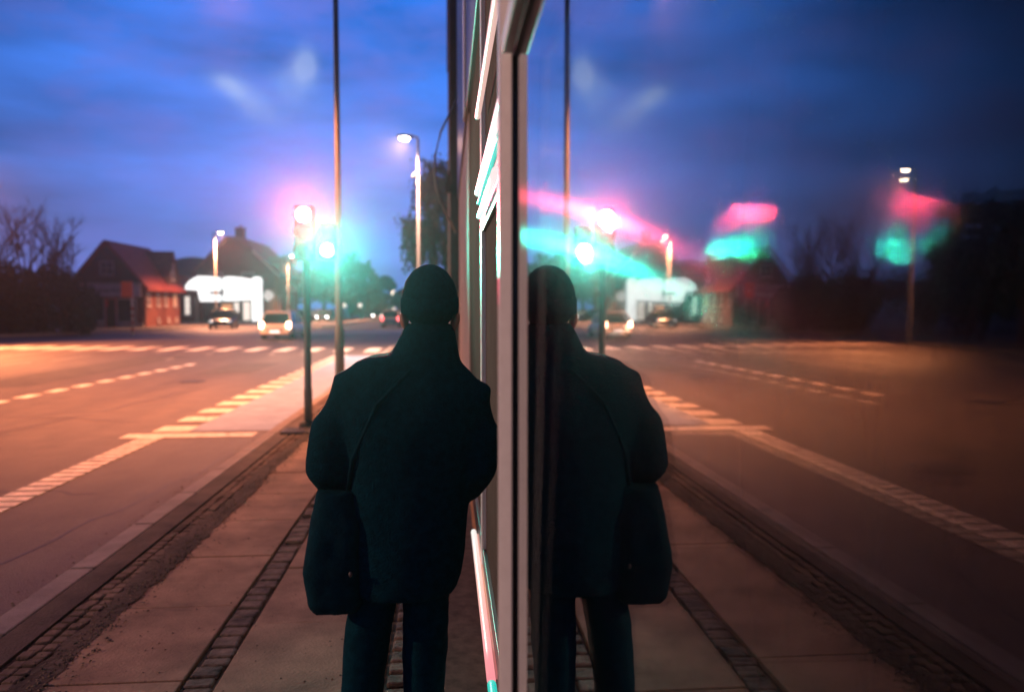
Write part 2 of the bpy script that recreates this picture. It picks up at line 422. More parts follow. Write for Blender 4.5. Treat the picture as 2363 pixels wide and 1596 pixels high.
# raised traffic island and a lit band painted lighter on the carriageway beyond the crossing
struct('painted_lit_asphalt', MB().poly([(-9.5, 50, MZ), (-1.8, 52, MZ), (-1.7, 60, MZ), (-10, 59, MZ)]), mat('painted_lit_asphalt', (.16, .14, .13), .6, vary=(1, .3)))
b = MB(); b.prism([(-11.6, 68, RZ), (-10.7, 66.5, RZ), (-9.8, 68, RZ), (-9.9, 120, RZ), (-11.5, 120, RZ)], (0, 0, .14)); struct('traffic_island', b, M['kerb'])

# ------------------------------------------------------------------ street lamps
def lamp_parts(o, side, z, bright, bracket=False, r=.07, ext=0.):
    S0 = side * ext
    MB().tube([(0, 0, -.12), (0, 0, 1.2), (0, 0, 1.25), (0, 0, z)], [r * 1.15, r * 1.1, r * .85, r * .6], 16).build('pole', M['steel'], o, True)
    MB().tube([(0, 0, z - .03), (0, 0, z + .06), (side * .06, 0, z + .10), (S0 + side * .2, 0, z + .11 + ext * .1)], [.045, .045, .04, .035], 10).build('arm', M['steel'], o, True)
    h = MB(); h.loft([[(S0 + side * (.16 + .62 * t), w * .15 * math.cos(a) * (1 - .55 * abs(2 * t - 1) ** 3), z + ext * .1 + .12 + .07 * math.sin(a) * (1 - .4 * abs(2 * t - 1) ** 2)) for w in (1,) for a in [2 * math.pi * k / 12 for k in range(12)]] for t in (0, .15, .4, .7, .9, 1)])
    h = h.build('lamp_head', M['darksteel'], o, True)
    MB().ell((S0 + side * .50, 0, z + ext * .1 + .045), (.19, .115, .075), 16, 8).build('lamp_glass', M['lamp_lit'] if bright else M['lamp_far'], h, True)
    if bracket:
        MB().tube([(0, 0, z - 1.22), (-.18, 0, z - 1.35), (-.22, 0, z - 1.42)], [.06, .06, .05], 10).build('bracket', M['steel'], o, True)
LG = 'street lamps along the road'
lamps = [
 ('street_lamp', 'tall grey lamp post in front of the crossing, its lantern above the picture', (-2.15, 15.5, 0), -1, 8.1, 1, False, 22000),
 ('street_lamp', 'grey lamp post with lit lantern and small side bracket before the willow', (-1.06, 29, 0), -1, 7.9, 1, True, 20000),
 ('street_lamp', 'smaller distant lamp post in front of the willow, above the dark beanie', (-.85, 69, 0), -1, 7.9, 0, False, 3000),
 ('street_lamp', 'lamp post at the near corner by the side street, seen only in the shop window', (-21.4, 34, 0), 1, 7.95, 1, False, 34000),
 ('street_lamp', 'unseen lamp post added across the road level with the shop window, outside the picture', (-21.2, 1, 0), 1, 7.95, 1, False, 10000),  # unseen lamp continuing the row, added to light the mullion and near road
 ('street_lamp', 'lamp post standing in front of the lit white shop fascia', (-20.5, 70, 0), 1, 8.2, 1, False, 36000),
 ('street_lamp', 'lamp post between the gabled corner house and the traffic light', (-19.9, 98, 0), 1, 8.0, 0, False, 60000),
 ('street_lamp', 'lamp against the dark trees just left of the tall lamp post', (-20.5, 140, 0), 1, 7.8, 0, False, 0),
 ('street_lamp', 'first lamp right of the tall post in the receding far row', (-20.0, 172, 0), 1, 7.8, 0, False, 0),
 ('street_lamp', 'second lamp right of the tall post in the receding far row', (-20.5, 208, 0), 1, 7.7, 0, False, 0),
 ('street_lamp', 'third lamp right of the tall post, above the lit filling station', (-20.8, 255, 0), 1, 7.7, 0, False, 0),
 ('street_lamp', 'farthest tiny lamp in the receding row, above the filling station roof', (-20.6, 310, 0), 1, 7.7, 0, False, 0),
]
for nm, lb, loc, side, z, br, bk, en in lamps:
    o = thing(nm, lb, 'street lamp', loc, 0, LG)
    ex = 1.3 if loc[1] == 15.5 else 0.
    lamp_parts(o, side, z, br, bk, .085 if ex else .075, ex)
    if en: spot(o, (side * (.50 + ex), 0, z + ex * .1 - .08), (side * (3 if loc[1] == 70 else 6 if loc[1] == 29 else 8.5), -1.5 if loc[1] == 29 else 0, 0), en, (1, .48, .29) if loc[1] == 1 else (1, .5, .33) if loc[1] == 29 else (1, .36, .17) if loc[1] > 60 else SOD, 118 if loc[1] in (34, 1) else 156, .7 if loc[1] in (34, 1) else 1., .15)

# ------------------------------------------------------------------ traffic light
o = thing('traffic_light', 'traffic light on a steel pole, red lit and a small green signal beside it', 'traffic light', (-1.93, 10.75, 0))
MB().tube([(0, 0, -.02), (0, 0, .5), (0, 0, .55), (0, 0, 3.02)], [.058, .058, .05, .05], 20).build('pole', M['steel'], o, True)
MB().tube([(0, 0, -.02), (0, 0, .05), (0, 0, .09)], [.13, .125, .06], 20).build('base_collar', M['darksteel'], o, True)
def signal(x, zs, r, w, lit, name):
    zc = sum(zs) / len(zs); h = max(zs) - min(zs) + 2 * r + .07
    hd = MB().box((x, -.17, zc), (w, .16, h)).build('signal_head', M['darksteel'], o, bevel=.025)
    for i, z in enumerate(zs):
        m = M['lensdark']
        if i == lit[0]: m = M[lit[1]]
        MB().ell((x, -.255, z), (r, .03, r), 24, 10).build('lens', m, hd, True)
        v = MB()
        n = 16; ring = lambda yy, rr_: [(x + rr_ * math.cos(R(-25 + 230 * k / n)), yy, z + rr_ * math.sin(R(-25 + 230 * k / n))) for k in range(n + 1)]
        A, B = ring(-.25, r * 1.1), ring(-.40, r * 1.13)
        for k in range(n): v.poly([A[k], A[k + 1], B[k + 1], B[k]])
        vo = v.build('visor', M['darksteel'], hd, True); s = vo.modifiers.new('s', 'SOLIDIFY'); s.thickness = .006
    MB().tube([(0, 0, zc), (x, -.1, zc)], .025, 8).build('bracket', M['steel'], o)
signal(0.02, (2.896, 2.66, 2.425), .105, .27, (0, 'sig_red'), 'a')
signal(.325, (2.66, 2.43), .095, .22, (1, 'sig_green'), 'b')
SR, SG = 2500, 2700
spot(o, (.02, -.32, 2.896), (2.05, -10.7, 2.25), SR, (1., .055, .12), 40, 1., .09)
spot(o, (.325, -.32, 2.43), (2.05, -10.7, 2.25), SG, (.02, 1., .72), 41, 1., .09)
g = MB()
for k in range(7): g.box((-2.0 + 0, 10.18 + k * .055, .012), (.32, .03, .02))
g.box((-2.0, 10.16, .01), (.38, .03, .03)); g.box((-2.0, 10.53, .01), (.38, .03, .03)); g.box((-2.17, 10.345, .01), (.03, .4, .03)); g.box((-1.83, 10.345, .01), (.03, .4, .03))
tag(g.build('drain_grate', M['darksteel']), 'dark iron grate on the pavement edge at the traffic light foot', 'grate')

# ------------------------------------------------------------------ shop front we look along
sf = thing('shop_front', 'shop window facade with pale aluminium mullion and mirror-like glass', 'shop front', (0, 0, 0))
GX = .14
def smeared_glass():
    m = bpy.data.materials.new('smeared_window_glass'); m.use_nodes = True; nt = m.node_tree; p = nt.nodes['Principled BSDF']; out = nt.nodes['Material Output']
    p.inputs['Base Color'].default_value = (.96, .99, .98, 1); p.inputs['Roughness'].default_value = 0; p.inputs['Transmission Weight'].default_value = 1; p.inputs['IOR'].default_value = 1.42
    gl = nd(nt, 'ShaderNodeBsdfAnisotropic'); gl.inputs['Color'].default_value = (.9, .95, .95, 1); gl.inputs['Roughness'].default_value = .13; gl.inputs['Anisotropy'].default_value = .64; gl.inputs['Rotation'].default_value = .0
    tg = nd(nt, 'ShaderNodeCombineXYZ'); tg.inputs[1].default_value = 1.; tg.inputs[2].default_value = -.46; nt.links.new(tg.outputs[0], gl.inputs['Tangent'])
    tc = nd(nt, 'ShaderNodeTexCoord'); mp = nd(nt, 'ShaderNodeMapping'); mp.inputs['Scale'].default_value = (1, 14, 1.2); nt.links.new(tc.outputs['Object'], mp.inputs[0])
    n = nd(nt, 'ShaderNodeTexNoise'); n.inputs['Scale'].default_value = 3; n.inputs['Detail'].default_value = 4; nt.links.new(mp.outputs[0], n.inputs['Vector'])
    r = nd(nt, 'ShaderNodeMapRange'); r.inputs[1].default_value = .3; r.inputs[2].default_value = .75; r.inputs[3].default_value = .004; r.inputs[4].default_value = .022; nt.links.new(n.outputs[0], r.inputs[0])
    mx = nd(nt, 'ShaderNodeMixShader'); nt.links.new(r.outputs[0], mx.inputs[0]); nt.links.new(p.outputs[0], mx.inputs[1]); nt.links.new(gl.outputs[0], mx.inputs[2]); nt.links.new(mx.outputs[0], out.inputs[0])
    return m
M['glass_smeared'] = smeared_glass()
def pane(x, th, y0, y1, z0, z1, rot=(0, 0, 0), name='glass_pane'):
    ob = MB().box((0, 0, 0), (th, y1 - y0, z1 - z0)).build(name, M['glass'], sf)
    ob.location = (x + th / 2, (y0 + y1) / 2, (z0 + z1) / 2); ob.rotation_euler = rot
    return ob
pane(GX, .006, -3.2, 1.5735, .60, 2.172).data.materials[0] = M['glass_smeared']
M['ghost_panel'] = mat('dark_ghost_reflector', (.006, .016, .018), .12, spec=.008)
for yc, wd, an_z in ((.50, .16, 5.1), (.315, .075, 10.3)):  # panels added behind the glass to mirror faint ghosts of the signals
    cd = MB().box((0, 0, 0), (.012, wd, .9)).build('ghost_reflector', M['ghost_panel'], sf); cd.location = (.212, yc, 1.62); cd.rotation_euler = (0, 0, R(-an_z))
pane(GX + .028, .006, -3.2, 1.5735, .60, 2.172, (0, R(.58), R(.14)))
MB().prism([(.20, 1.575, -.02), (.138, 1.575, -.02), (.132, 1.578, -.02), (.113, 1.606, -.02), (.110, 1.616, -.02), (.110, 1.66, -.02), (.20, 1.66, -.02)], (0, 0, 3.3)).build('mullion', M['alu'], sf, bevel=.003)
MB().rng((.1335, 1.566, .60), (.1395, 1.5748, 2.172)).build('gasket', M['rubber'], sf)
MB().rng((.113, -3.2, 2.174), (.21, 1.5745, 2.208)).build('top_rail', M['alu'], sf, bevel=.004)
MB().rng((.1335, -3.2, 2.160), (.139, 1.547, 2.1735)).build('gasket', M['rubber'], sf)
MB().rng((.110, -3.2, .54), (.21, 1.5745, .598)).build('bottom_rail', M['alu'], sf, bevel=.004)
MB().rng((.15, -3.2, -.25), (.30, 1.5745, .538)).build('plinth', M['plinth'], sf)
MB().rng((.16, -3.2, 2.24), (.35, 1.5745, 6.2)).build('upper_wall', M['render_dk'], sf)
# the dark room behind the glass
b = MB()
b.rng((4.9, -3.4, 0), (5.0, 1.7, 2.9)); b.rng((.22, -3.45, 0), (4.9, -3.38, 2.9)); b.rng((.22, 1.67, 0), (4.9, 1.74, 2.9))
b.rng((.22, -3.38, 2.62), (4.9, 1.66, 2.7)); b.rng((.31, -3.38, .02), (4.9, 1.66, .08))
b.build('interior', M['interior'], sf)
# second and third bays with frosted film
FX = .195
MB().rng((FX, 1.661, .42), (FX + .012, 3.86, 2.04)).build('frosted_pane', M['film'], sf)
MB().rng((FX, 3.98, .42), (FX + .012, 6.45, 3.28)).build('frosted_pane', M['film'], sf)
MB().rng((FX, 1.661, 2.24), (FX + .012, 3.86, 3.28)).build('frosted_pane', M['film'], sf)
MB().rng((FX - .022, 3.86, -.02), (FX + .03, 3.905, 3.28)).build('mullion', M['alu'], sf, bevel=.003)
MB().rng((FX - .022, 3.935, -.02), (FX + .03, 3.98, 3.28)).build('mullion', M['alu'], sf, bevel=.003)
MB().rng((FX - .005, 3.9055, -.02), (FX + .03, 3.9345, 3.28)).build('gasket', M['rubber'], sf)
MB().rng((FX - .018, 1.661, 2.04), (FX + .03, 3.859, 2.24)).build('transom', M['alu_dark'], sf, bevel=.003)
MB().rng((FX - .018, 1.661, .26), (FX + .03, 3.859, .42)).build('sill', M['alu_dark'], sf, bevel=.003)
MB().rng((FX - .018, 3.981, .26), (FX + .03, 6.449, .42)).build('sill', M['alu_dark'], sf, bevel=.003)
MB().rng((FX - .004, 1.661, -.25), (FX + .1, 6.449, .258)).build('plinth', M['plinth'], sf)
MB().rng((FX - .012, 6.451, -.25), (FX + .3, 11.55, 3.28)).build('pier', M['render_lt'], sf, bevel=.01)
MB().rng((FX - .035, 1.661, 3.282), (FX + .3, 11.56, 6.2)).build('fascia', M['alu_dark'], sf, bevel=.006)
MB().rng((FX - .05, 6.3, 3.283), (FX - .036, 6.8, 6.2)).build('fascia_trim', M['alu'], sf)
MB().rng((FX - .05, 3.7, 3.283), (FX - .036, 3.9, 6.2)).build('fascia_trim', M['alu'], sf)
def tube(y0, y1, x, z, r, m, name='painted_rail_glint'):  # coloured reflections on the metal rails, painted as glowing rods
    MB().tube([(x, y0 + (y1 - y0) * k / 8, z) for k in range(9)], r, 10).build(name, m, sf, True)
tube(2.62, 4.42, .150, .345, .016, M['glint_low']); tube(2.70, 4.40, .172, .325, .014, M['glint_low2']); tube(2.40, 2.60, .150, .345, .016, M['glint_teal'])
tube(1.78, 3.68, .150, 2.205, .017, M['glint_up']); tube(2.05, 3.62, .152, 2.150, .010, M['glint_teal']); tube(2.40, 3.60, .153, 2.085, .014, M['glint_up'])
tube(2.10, 3.72, .150, 2.575, .014, M['glint_pink'])
for x, y, z in ((.9, 1.14, 1.82), (1.18, 1.70, 1.68), (1.14, 1.60, 1.70)):
    pass

# dark neighbouring wall that sticks out past the facade
nb = thing('dark_wall', 'tall dark wall end standing past the shop front, cable hanging beside it', 'wall', (.05, 12, 0))
MB().rng((0, 0, -.25), (3, 14, 9.5)).build('wall', M['render_dk'], nb, bevel=.02)
MB().rng((-.03, -.03, 9.502), (3.05, 14.05, 9.62)).build('coping', M['alu_dark'], nb)
pts = [(.16, 11.6, 4.75), (.02, 11.3, 4.42), (-.08, 11, 4.14), (-.16, 11, 3.80), (-.177, 11, 3.6), (-.15, 11, 3.34), (-.09, 11, 3.16), (-.02, 11, 3.02), (.06, 11.2, 2.9), (.13, 11.5, 2.78)]
tag(MB().tube(pts, .016, 8).build('cable', M['cable'], None, True), 'grey loose cable hanging in a bow beside the dark wall end', 'cable')
bx = MB(); bx.box((.03, 11.9, 3.5), (.10, .12, .16)); bx.tube([(.03, 11.86, 3.58), (.03, 11.8, 3.66), (.05, 11.86, 3.74)], .02, 8)
tag(bx.build('junction_box', M['darksteel'], None, False, .01), 'small dark electrical box fixed to the edge of the dark wall', 'box')

# ------------------------------------------------------------------ person seen from behind
pr = thing('person', 'person in dark beanie, long dark coat and trousers leaning at the window, seen from behind', 'person', (-.12, 2.54, 0))
def remesh(o, vs, smooth=4, disp=0, dscale=.1):
    r = o.modifiers.new('r', 'REMESH'); r.mode = 'VOXEL'; r.voxel_size = vs; r.use_smooth_shade = True
    s = o.modifiers.new('s', 'SMOOTH'); s.factor = .5; s.iterations = smooth
    if disp:
        t = bpy.data.textures.new('folds', 'CLOUDS'); t.noise_scale = dscale; t.noise_depth = 3
        d = o.modifiers.new('d', 'DISPLACE'); d.texture = t; d.strength = disp; d.mid_level = .5; d.texture_coords = 'LOCAL'
def ring(cx, cy, z, rx, ry, n=28, sq=2.3):
    out = []
    for k in range(n):
        a = 2 * math.pi * k / n; c, s_ = math.cos(a), math.sin(a)
        out.append((cx + rx * math.copysign(abs(c) ** (2 / sq), c), cy + ry * math.copysign(abs(s_) ** (2 / sq), s_), z))
    return out
# body: one continuous skin mesh (head with face, neck, torso, arms, hands, legs)
b = MB(); HX = .063
b.ell((HX, .0, 1.690), (.078, .098, .108), 24, 16); b.ell((HX, .035, 1.625), (.060, .070, .070), 20, 12)
b.ell((HX, .102, 1.655), (.014, .020, .024)); b.ell((HX, .085, 1.672), (.011, .018, .03)); b.ell((HX, .085, 1.607), (.026, .018, .009)); b.ell((HX, .083, 1.593), (.022, .016, .009)); b.ell((HX, .08, 1.57), (.02, .02, .016))
for s_ in (-1, 1):
    b.ell((HX + s_ * .031, .083, 1.69), (.014, .012, .009)); b.ell((HX + s_ * .084, -.012, 1.612), (.014, .020, .034), rot=(0, s_ * .3, 0))
    b.ell((HX + s_ * .03, .087, 1.708), (.022, .012, .007))
b.tube([(HX, .005, 1.62), (.05, -.01, 1.50), (.03, -.015, 1.42)], [.055, .058, .075], 16)
b.loft([ring(0.02, 0, 1.46, .12, .07), ring(.01, 0, 1.38, .19, .10), ring(0, 0, 1.22, .17, .11), ring(0, 0, 1.06, .145, .10), ring(0, 0, .93, .165, .115), ring(0, 0, .84, .15, .105)])
arms = {-1: [(-.20, 0, 1.40), (-.28, -.02, 1.12), (-.21, .22, 1.02)], 1: [(.19, 0, 1.38), (.215, -.02, 1.11), (.12, .22, 1.00)]}
for s_, (sh, el, wr) in arms.items():
    b.tube([sh, ((sh[0] + el[0]) / 2, -.015, (sh[2] + el[2]) / 2), el, ((el[0] + wr[0]) / 2, .11, (el[2] + wr[2]) / 2), wr], [.055, .05, .043, .042, .03], 12)
    W = Vector(wr); dr = Vector((-s_ * .55, .80, -.1)).normalized(); sd = Vector((0, -.1, 1)).cross(dr).normalized(); up = dr.cross(sd)
    b.tube([W - dr * .02, W + dr * .03, W + dr * .09], [.026, .034, .036], 12)
    for f, (off, ln) in enumerate(((-.030, .062), (-.010, .075), (.010, .070), (.029, .055))):
        q = W + dr * .085 + up * off; curl = sd * s_
        b.tube([q, q + dr * ln * .5 + curl * .004, q + dr * ln * .8 + curl * .018, q + dr * ln * .9 + curl * .036], [.0095, .009, .0085, .007], 8)
    q = W + dr * .03 + up * .03
    b.tube([q, q + up * .025 + dr * .02, q + up * .032 + dr * .05, q + up * .028 + dr * .07], [.012, .011, .010, .008], 8)
hipx = {-1: -.09, 1: .065}; kn = {-1: (-.15, .02, .50), 1: (.042, .02, .50)}; an = {-1: (-.185, -.02, .09), 1: (.035, -.02, .09)}
for s_ in (-1, 1):
    b.tube([(hipx[s_], 0, .86), ((hipx[s_] + kn[s_][0]) / 2, .01, .68), kn[s_], ((kn[s_][0] + an[s_][0]) / 2, -.015, .32), an[s_]], [.088, .072, .052, .05, .035], 14)
    b.ell((an[s_][0], .05, .045), (.038, .12, .035))
remesh(b.build('body', M['skin'], pr, True), .0075, 2)
# coat: torso, hem, sleeves and thick collar in one remeshed cloth surface
b = MB()
b.loft([ring(-.03, 0, .715, .176, .150), ring(-.02, 0, .78, .190, .152), ring(-.015, 0, .92, .198, .150), ring(-.01, 0, 1.08, .205, .145), ring(-.005, -.01, 1.24, .225, .145),
        ring(.0, -.01, 1.34, .235, .135), ring(.0, -.01, 1.40, .230, .122), ring(-.008, -.008, 1.445, .210, .110), ring(-.014, -.005, 1.480, .176, .100), ring(.014, 0, 1.506, .136, .094)])
b.loft([ring(.04, 0, 1.47, .125, .10), ring(.050, 0, 1.535, .102, .090), ring(.060, 0, 1.585, .086, .086), ring(.062, .0, 1.612, .078, .080)])
b.tube([(-.08, -.005, 1.425), (-.195, -.01, 1.385), (-.250, -.015, 1.27), (-.276, -.03, 1.13), (-.25, .06, 1.06), (-.20, .19, 1.03)], [.068, .086, .080, .072, .070, .062], 16)
b.tube([(.09, -.005, 1.405), (.215, -.01, 1.345), (.228, -.015, 1.25), (.220, -.03, 1.13), (.185, .07, 1.055), (.12, .19, 1.02)], [.070, .080, .074, .069, .068, .060], 16)
co = b.build('coat', M['coat'], pr, True); remesh(co, .011, 26, .010, .12)
b = MB()
for s_, xs in ((-1, (-.105, -.125, -.145, -.158, -.172, -.186)), (1, (.045, .046, .044, .040, .036, .034))):
    zs = (.86, .70, .60, .50, .36, .10); rx = (.093, .077, .078, .075, .069, .068)
    b.loft([ring(x, 0, z, r_, r_ * 1.08) for x, z, r_ in zip(xs, zs, rx)])
tr = b.build('trousers', M['trouser'], pr, True); remesh(tr, .011, 3, .010, .07)
b = MB(); b.ell((HX, -.004, 1.690), (.091, .112, .112), 28, 18); b.loft([ring(HX, -.008, 1.622, .074, .090, 28, 2), ring(HX, -.006, 1.65, .086, .106, 28, 2), ring(HX, -.004, 1.70, .092, .113, 28, 2)])
hat = b.build('beanie', M['hat'], pr, True); remesh(hat, .008, 4, .004, .03)
b = MB(); n = 44
cuff = lambda z, k_: [(HX + (.0905 + k_ + (.0022 if i % 2 else 0)) * math.cos(2 * math.pi * i / (2 * n)), -.006 + (.1105 + k_ + (.0022 if i % 2 else 0)) * math.sin(2 * math.pi * i / (2 * n)), z + .012 * math.sin(2 * math.pi * i / (2 * n))) for i in range(2 * n)]
b.loft([cuff(1.640, -.006), cuff(1.643, .001), cuff(1.668, .003), cuff(1.692, .002), cuff(1.696, -.004)]); b.build('hat_cuff', M['hat'], hat, True)
for s_ in (-1, 1):
    b = MB(); x = an[s_][0]
    b.loft([ring(x, .04, .0, .05, .145), ring(x, .04, .035, .05, .145), ring(x, .03, .07, .045, .12), ring(x, -.02, .115, .048, .06)])
    b.build('shoe', M['shoe'], pr, True)
bg = thing('shoulder_bag', "dark soft bag hanging at the person's left hip", 'bag', (-.392, 2.53, .655))
b = MB(); b.loft([ring(.03, 0, .02, .080, .10, 24, 4), ring(.025, 0, .05, .090, .12, 24, 4), ring(.020, 0, .16, .096, .13, 24, 4), ring(.03, 0, .30, .086, .12, 24, 4), ring(.035, 0, .415, .07, .10, 24, 3)])
bo = b.build('bag_body', M['bagm'], bg, True); remesh(bo, .010, 3, .014, .09)
MB().tube([(.06, -.04, .36), (.09, -.10, .52), (.17, -.13, .70), (.27, -.10, .80), (.36, -.03, .84)], [.007] * 5, 8).build('strap', M['bagm'], bg, True)
MB().ell((.085, -.132, .165), (.006, .006, .009)).build('zip_pull', M['steel'], bg, True)

# ------------------------------------------------------------------ buildings
def window(parent, c, w, h, ny, frame, pane_m, cols=2, rows=2, sill=True):
    """window lying in the plane whose outward normal is ny (unit x or y vector), centre c, on the wall surface"""
    n = Vector(ny); t = Vector((-n.y, n.x, 0)); C = Vector(c)
    def slab(b, u, v, su, sv, d0, d1):
        p = C + t * u + Vector((0, 0, v)) + n * ((d0 + d1) / 2)
        dims = (abs(t.x) * su + abs(n.x) * (d1 - d0), abs(t.y) * su + abs(n.y) * (d1 - d0), sv); b.box(p, dims)
    f = MB(); fw = .09
    slab(f, -w / 2 + fw / 2, 0, fw, h, -.02, .06); slab(f, w / 2 - fw / 2, 0, fw, h, -.02, .06)
    slab(f, 0, h / 2 - fw / 2, w - 2 * fw, fw, -.02, .058); slab(f, 0, -h / 2 + fw / 2, w - 2 * fw, fw, -.02, .058)
    for k in range(1, cols): slab(f, -w / 2 + w * k / cols, 0, .07, h - 2 * fw, -.02, .055)
    for k in range(1, rows): slab(f, 0, -h / 2 + h * k / rows, w - 2 * fw, .05, -.02, .05)
    fo = f.build('window', frame, parent)
    p = MB(); slab(p, 0, 0, w - .1, h - .1, -.03, .025); p.build('pane', pane_m, fo)
    if sill:
        s_ = MB(); slab(s_, 0, -h / 2 - .05, w + .15, .08, -.02, .12); s_.build('sill', frame, fo)
    return fo

# corner house with shop in its gable end
hs = thing('corner_house', 'red tiled house with dark gable over a small corner shop', 'house', (-25.2, 66, 0))
# local: x from -5.7 (left) to 0 (street side), y 0..8.6, eave 3.4, ridge 7.0
b = MB(); b.rng((-5.7, 0, -.2), (0, 8.6, 3.45)); b.build('wall', M['brick_red'], hs)
b = MB(); b.prism([(-5.7, -.02, 3.45), (0, -.02, 3.45), (-2.85, -.02, 6.85)], (0, .3, 0)); b.build('gable', M['brick_dark'], hs)
b = MB()
b.prism([(-3.05, -.35, 7.10), (-6.2, -.35, 3.25), (-6.2, -.35, 3.05), (-2.85, -.35, 6.92)], (0, 9.4, 0))
b.prism([(-2.65, -.35, 7.10), (.5, -.35, 3.25), (.5, -.35, 3.05), (-2.85, -.35, 6.92)], (0, 9.4, 0))
b.tube([(-2.85, -.36, 7.07), (-2.85, 9.06, 7.07)], .14, 8)
rf = b.build('roof', M['tile_red'], hs)
# street-side dormer gable
b = MB(); b.prism([(.06, 5.2, 3.4), (.06, 8.2, 3.4), (.06, 6.7, 6.5)], (-2.4, 0, 0)); dm = b.build('dormer', M['brick_dark'], hs)
b = MB(); b.prism([(.25, 4.9, 3.25), (.25, 6.7, 6.78), (.25, 6.7, 6.6), (.25, 5.1, 3.25)], (-2.7, 0, 0)); b.prism([(.25, 8.5, 3.25), (.25, 6.7, 6.78), (.25, 6.7, 6.6), (.25, 8.3, 3.25)], (-2.7, 0, 0)); b.build('dormer_roof', M['tile_dark'], dm)
window(dm, (.06, 6.7, 4.9), .8, 1.5, (1, 0, 0), M['white_frame'], M['pane'])
window(hs, (-2.85, -.02, 4.9), 1.1, 1.1, (0, -1, 0), M['white_frame'], M['pane'])
# shop window band
b = MB(); b.rng((-5.5, -.40, 2.55), (-.1, -.03, 3.55)); sb = b.build('shop_fascia', M['signband'], hs, bevel=.02)
b = MB(); b.rng((-5.62, -.46, 3.552), (0, -.0, 3.66)); b.build('fascia_cap', M['white_frame'], sb)
b = MB()
for k in range(9): b.rng((-3.4 + k * .26, -.425, 2.92), (-3.4 + k * .26 + rng.uniform(.1, .2), -.398, 3.16))
b.build('lettering', M['blacklett'], sb)
window(hs, (-4.05, -.01, 1.45), 1.9, 1.9, (0, -1, 0), M['white_frame'], M['pane'], 1, 1)
window(hs, (-1.35, -.01, 1.40), 1.6, 2.0, (0, -1, 0), M['white_frame'], M['pane'], 1, 1)
b = MB(); b.rng((-2.95, -.06, 0), (-2.25, -.011, 2.3)); dr = b.build('door', M['pane'], hs)
b = MB(); b.rng((-3.05, -.10, 0), (-2.95, -.008, 2.42)); b.rng((-2.25, -.10, 0), (-2.15, -.008, 2.42)); b.rng((-2.949, -.10, 2.3), (-2.251, -.008, 2.42)); b.build('frame', mat('pink_door_frame', (.55, .18, .18), .5), dr)
b = MB(); b.rng((-3.0, -.16, 1.7), (-2.8, -.105, 2.25)); b.build('notice', mat('red_notice', (.8, .06, .08), .5), hs)
b = MB(); b.rng((-5.7, -.12, -.2), (-3.06, -.012, .42)); b.rng((-2.14, -.12, -.2), (0, -.012, .36)); b.build('stall_riser', M['render_lt'], hs)
for yy in (1.0, 3.2, 5.0, 7.3): window(hs, (0, yy, 2.35), .75, 1.15, (1, 0, 0), M['white_frame'], M['win_warm'] if yy == 7.3 else M['pane'])
for yy in (3.2, 5.6, 7.6): window(hs, (0, yy, .55), .5, .4, (1, 0, 0), M['white_frame'], M['pane'], 1, 1)
b = MB(); b.tube([(.06, .12, 0), (.06, .12, 3.2)], .05, 8); b.build('downpipe', M['darksteel'], hs)

# low annex
an_ = thing('annex', 'low brick annex with narrow lit windows between corner house and shop', 'annex', (-31.2, 93, 0)); an_.scale = (1.245, 1.245, 1.2)
b = MB(); b.rng((-4, 0, -.2), (1.9, 4, 3.15)); b.build('wall', M['brick_red'], an_)
b = MB(); b.prism([(-4.2, -.2, 3.152), (2.1, -.2, 3.152), (.4, -.2, 4.5), (-3, -.2, 4.5)], (0, 4.4, 0)); b.build('roof', M['tile_red'], an_)
window(an_, (.55, 0, 1.55), .62, 1.9, (0, -1, 0), M['white_frame'], M['win_white'], 1, 3)
b = MB(); b.rng((1.15, -.06, 0), (1.65, -.005, 2.4)); d = b.build('door', mat('pale_door', (.6, .42, .3), .5), an_)
b = MB(); b.ell((1.58, -.09, 1.1), (.03, .03, .03)); b.build('handle', M['steel'], d)
window(an_, (-.6, 0, 1.7), .6, 1.4, (0, -1, 0), M['white_frame'], M['pane'], 1, 2)

# domed hall in the distance with a mast
dh = thing('round_roof_hall', 'dark hall with rounded roof behind the corner house', 'hall', (-41, 128, 0)); dh.scale = (1.32, 1.32, 1.27)
b = MB(); b.rng((-4.5, 0, -.2), (4.5, 10, 6.2)); b.build('wall', M['render_dk'], dh)
b = MB(); pr_ = [(-4.7 + 9.4 * k / 16, 0, 6.2 + 1.5 * math.sin(math.pi * k / 16)) for k in range(17)]; b.prism([(-4.7, -.2, 6.1)] + [(p[0], -.2, p[2]) for p in pr_] + [(4.7, -.2, 6.1)], (0, 10.4, 0)); b.build('roof', M['teal_dark'], dh)
ms = thing('mast', 'thin dark radio mast above the rounded roof', 'mast', (-38.7, 131, 0)); ms.scale = (1.32, 1.32, 1.27)
MB().tube([(0, 0, 0), (0, 0, 8), (0, 0, 11.2)], [.08, .06, .03], 6).build('pole', M['darksteel'], ms)
for z_, d_ in ((9.0, (.5, .04, .04)), (9.6, (.34, .04, .04)), (8.3, (.6, .05, .25))): MB().box((0, 0, z_), d_).build('antenna', M['darksteel'], ms)

